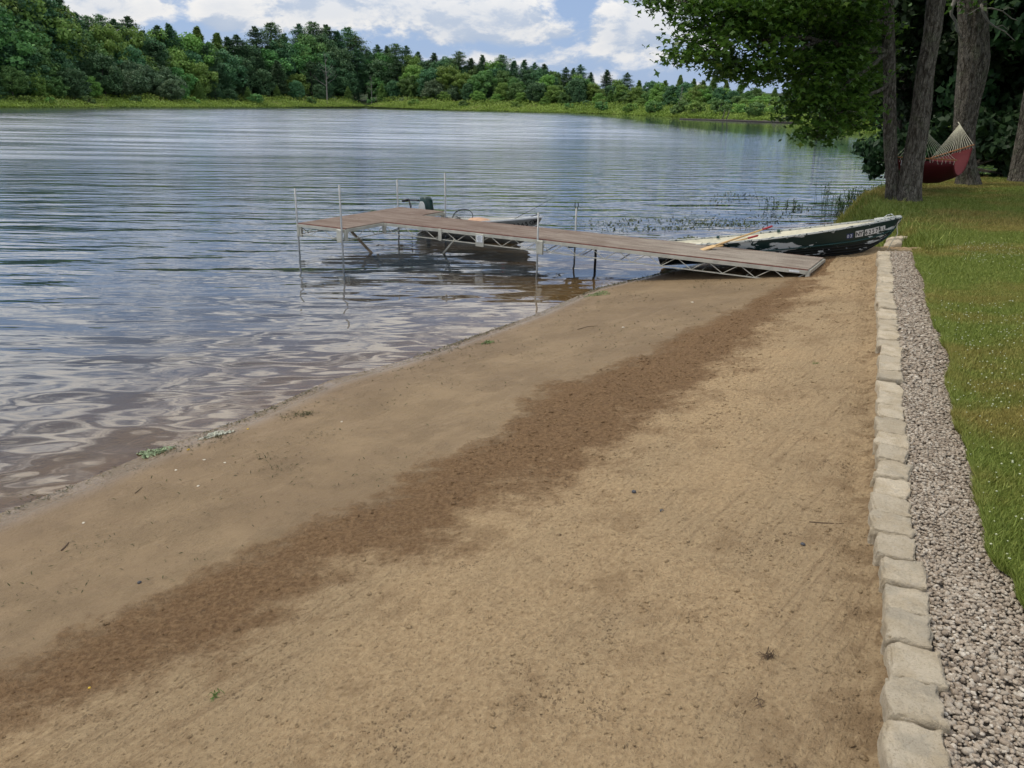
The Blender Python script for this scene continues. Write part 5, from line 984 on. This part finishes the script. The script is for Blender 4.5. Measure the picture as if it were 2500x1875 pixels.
# floating weed mats
x = []; 
for u, v, ru, rv, n in [(1500, 548, 70, 6, 260), (1560, 562, 90, 5, 300), (1700, 540, 110, 8, 900), (1760, 552, 80, 6, 500), (1640, 556, 60, 5, 300), (1800, 476, 55, 6, 260), (1760, 490, 60, 6, 200), (1850, 482, 40, 5, 130), (1890, 530, 70, 5, 200), (1830, 545, 60, 4, 200), (1680, 583, 26, 5, 260), (1480, 545, 120, 20, 160), (1750, 520, 150, 20, 140), (1930, 515, 60, 10, 160), (1545, 538, 22, 4, 160), (1880, 541, 22, 3, 80)]:
    for k in range(int(n*.42)): q = px(u+random.gauss(0, ru*.6), v+random.gauss(0, rv*.5), .004); x.append(q[:])
x = np.array(x); x[:, 2] = rng.uniform(.003, .02, len(x)); leaf_mesh('floating_weed', leaf_quads(x, rng.uniform(.015, .045, len(x)), flat=.96, asp=.5), mweed, None, rng.uniform(0, 1, len(x))); tag(bpy.data.objects['floating_weed'], 'patchy mats of pond weed floating beyond the dock', 'pond weed', kind='stuff')
# litter along the waterline
mlit = leafmat('wet_weed', (.030, .032, .012), (.085, .080, .030), None, .05, .8, 0); Q = []; 
SH2 = SHORE[2:14]; seg_ = [(np.array(a), np.array(b_)) for a, b_ in zip(SH2[:-1], SH2[1:])]
for a, b_ in seg_:
    L = np.linalg.norm(b_-a); n = int(L*190); d_ = (b_-a)/L; nrm = np.array([d_[1], -d_[0]])
    for k in range(n):
        tt = random.random()
        if vnoise(np.array([(a+(b_-a)*tt)[0]*2.2]), np.array([.5]), 3)[0] < .42 and random.random() < .85: continue
        p_ = a+(b_-a)*tt+nrm*random.gauss(.05, .03); Q.append((p_[0], p_[1]))
for u, v, r_, n in [(725, 1022, .10, 130), (745, 1018, .06, 60), (540, 1065, .10, 90), (430, 1095, .12, 90), (395, 1105, .09, 60), (330, 1145, .08, 40), (110, 1208, .09, 50), (500, 1092, .16, 40), (660, 1140, .10, 45), (700, 1170, .09, 45), (1100, 853, .12, 70), (1190, 842, .10, 40), (1060, 880, .1, 30), (990, 905, .1, 30), (1640, 672, .25, 90), (1560, 690, .2, 60), (200, 1350, .15, 25), (760, 1075, .2, 40)]:
    c_ = px(u, v, .02)
    for k in range(n): Q.append((c_.x+random.gauss(0, r_), c_.y+random.gauss(0, r_*.55)))
wq = rng.uniform([-6, 3], [4, 13], (9000, 2)); kk = (sgn(UP)(wq[:, 0], wq[:, 1]) < -.05) & (sandz(wq[:, 0], wq[:, 1]) > .01) & (fbm(wq[:, 0]*1.6, wq[:, 1]*1.6, 4, 91) > .50); Q += [tuple(a) for a in wq[kk][:1500]]
Q = np.array(Q); z = np.maximum(sandz(Q[:, 0], Q[:, 1]), 0)+rng.uniform(.004, .014, len(Q)); leaf_mesh('shore_weed', leaf_quads(np.column_stack([Q, z]), rng.uniform(.004, .020, len(Q))*(.7+.06*Q[:, 1]), flat=.85, asp=.22), mlit, None, rng.uniform(0, 1, len(Q))); tag(bpy.data.objects['shore_weed'], 'scraps of dark weed washed up along the waterline', 'weed', kind='stuff')
def scum(u, v, ru, rv, col, lab, nm='algae_patch', n=420):
    c_ = px(u, v, .01); rx = (px(u+ru, v, .01)-c_).length; ry = (px(u, v-rv, .01)-c_).length; a = rng.uniform(0, 6.28, n); r_ = rng.uniform(0, 1, n)**.6*(1+.35*np.sin(3*a+u)); x = c_.x+np.cos(a)*rx*r_; y = c_.y+np.sin(a)*ry*r_+np.cos(a)*rx*.45*r_
    z = np.maximum(sandz(x, y), 0)+rng.uniform(.003, .012, n); leaf_mesh(nm, leaf_quads(np.column_stack([x, y, z]), rng.uniform(.006, .020, n), flat=.93, asp=.5), leafmat('film_'+str(u), tuple(k*.75 for k in col), col, None, .05, .7, 0), None, rng.uniform(0, 1, n))
    tag([o for o in C.objects if o.name.startswith(nm)][-1] if False else C.objects[-1], lab, 'algae' if nm == 'algae_patch' else 'foam')
scum(377, 1103, 34, 10, (.27, .34, .19), 'pale green algae patch at the waterline, nearest the camera'); scum(530, 1062, 30, 7, (.50, .50, .40), 'cream coloured foam patch with weed at the waterline', 'foam_patch'); scum(1462, 722, 30, 6, (.20, .25, .10), 'green algae patch in the shallows under the dock side'); scum(1190, 843, 14, 5, (.13, .19, .06), 'small green weed tuft at the waterline halfway along the beach', n=120)
# small things lying on the sand: shells, pebbles, a dry leaf, twigs
def sz(x, y): return float(sand_rough(np.array([x]), np.array([y]))[0])
mshell = simple('pale_shell', (.62, .56, .44), .6); myl = simple('yellow_leaf', (.55, .36, .03), .6); mdk = simple('dark_pebble', (.06, .06, .065), .6); mgl = simple('green_leaf', (.09, .17, .03), .6); mtw = simple('brown_twig', (.10, .065, .04), .9)
def onsand(u, v):
    z = .3
    for k in range(6): q = px(u, v, z); z = sz(q.x, q.y)
    return q
def bit(nm, u, v, s_, m, lab, cat, sq=.4):
    q = onsand(u, v); P = I1v*np.array([s_*1.3, s_, s_*sq])*(1+.15*rng.normal(size=(len(I1v), 1))); o = npmesh(nm, P, I1f, m, smooth=True); o.location = (q.x, q.y, q.z+s_*sq*.5); o.rotation_euler = (0, 0, random.uniform(0, 6)); tag(o, lab, cat)
for i, (u, v, lab) in enumerate([(204, 1277, 'pale shell lying alone near the left edge of the wet sand'), (430, 1148, 'pale shell on wet sand, left one of three below the foam patch'), (499, 1123, 'pale shell on wet sand, middle one of three below the foam patch'), (549, 1130, 'pale shell on wet sand, right one of three below the foam patch'), (484, 1187, 'pale shell a little lower on the wet sand below the algae'), (834, 1030, 'tiny white shell right of the dark weed tuft'), (1522, 800, 'white shell alone on the wet sand before the dock'), (1690, 738, 'white shell just below the dock ramp')]):
    bit('shell', u, v, .011 if v > 1000 else .02, mshell, lab, 'shell')
bit('yellow_leaf', 460, 1098, .013, myl, 'bright yellow leaf beside the green algae', 'leaf'); bit('yellow_leaf', 605, 1048, .012, myl, 'yellow leaf at the waterline right of the foam patch', 'leaf'); bit('yellow_leaf', 218, 1680, .007, myl, 'tiny yellow leaf on the dry sand at lower left', 'leaf')
for u, v, s_, lab in [(1547, 1202, .018, 'larger dark pebble on the dry sand right of the damp band'), (1615, 1248, .013, 'smaller dark pebble just right of the larger one'), (1960, 1330, .014, 'dark pebble on the dry sand near the stone edging'), (340, 1423, .014, 'grey pebble where the damp band begins')]: bit('dark_pebble', u, v, s_, mdk, lab, 'pebble', .6)
def clump(nm, u, v, n, r_, m, lab, cat, ht_=.03):
    q = onsand(u, v); b = MB()
    for k in range(n):
        a = random.uniform(0, 6.28); L = r_*random.uniform(.4, 1.2); c_ = q+Vector((random.gauss(0, r_*.3), random.gauss(0, r_*.3), .002)); b.tube([c_, c_+Vector((cos(a)*L*.5, sin(a)*L*.5, ht_*random.random())), c_+Vector((cos(a)*L, sin(a)*L, .002))], [.002, .0016, .001], 4)
    tag(b.build(nm, m), lab, cat)
clump('grass_tuft', 527, 1697, 12, .04, mgl, 'small green sprig on the dry sand at lower left', 'sprig'); clump('dry_tuft', 1877, 1605, 22, .035, mtw, 'withered brown tuft on the dry sand near the stone edging', 'tuft', .035); clump('grass_tuft', 1990, 888, 8, .05, mgl, 'green sprig far up the beach by the stone edging', 'sprig'); clump('dry_tuft', 1852, 1716, 8, .03, mtw, 'tiny dark tuft below the withered brown one', 'tuft')
def twig(pts, lab, r_=.003):
    P_ = [onsand(u, v)+Vector((0, 0, .004)) for u, v in pts]; b = MB(); b.tube(P_, [r_]*(len(P_)-1)+[r_*.5], 5); tag(b.build('twig', mtw), lab, 'twig')
twig([(1975, 1275), (2010, 1278), (2060, 1280)], 'thin twig lying on the dry sand near the stone edging'); twig([(150, 1345), (160, 1335), (168, 1325)], 'dark bent twig on the wet sand at left', .006); twig([(330, 1205), (348, 1190)], 'short dark twig on the wet sand below the algae', .004); twig([(1410, 805), (1435, 798), (1460, 796)], 'curved twig on the wet sand before the dock', .004)
for g_, L_ in {'shells on the wet sand': 'shell', 'dark pebbles on the sand': 'dark_pebble', 'twigs on the sand': 'twig'}.items():
    for o in C.objects:
        if o.name.split('.')[0] == L_ and 'label' in o: o['group'] = g_
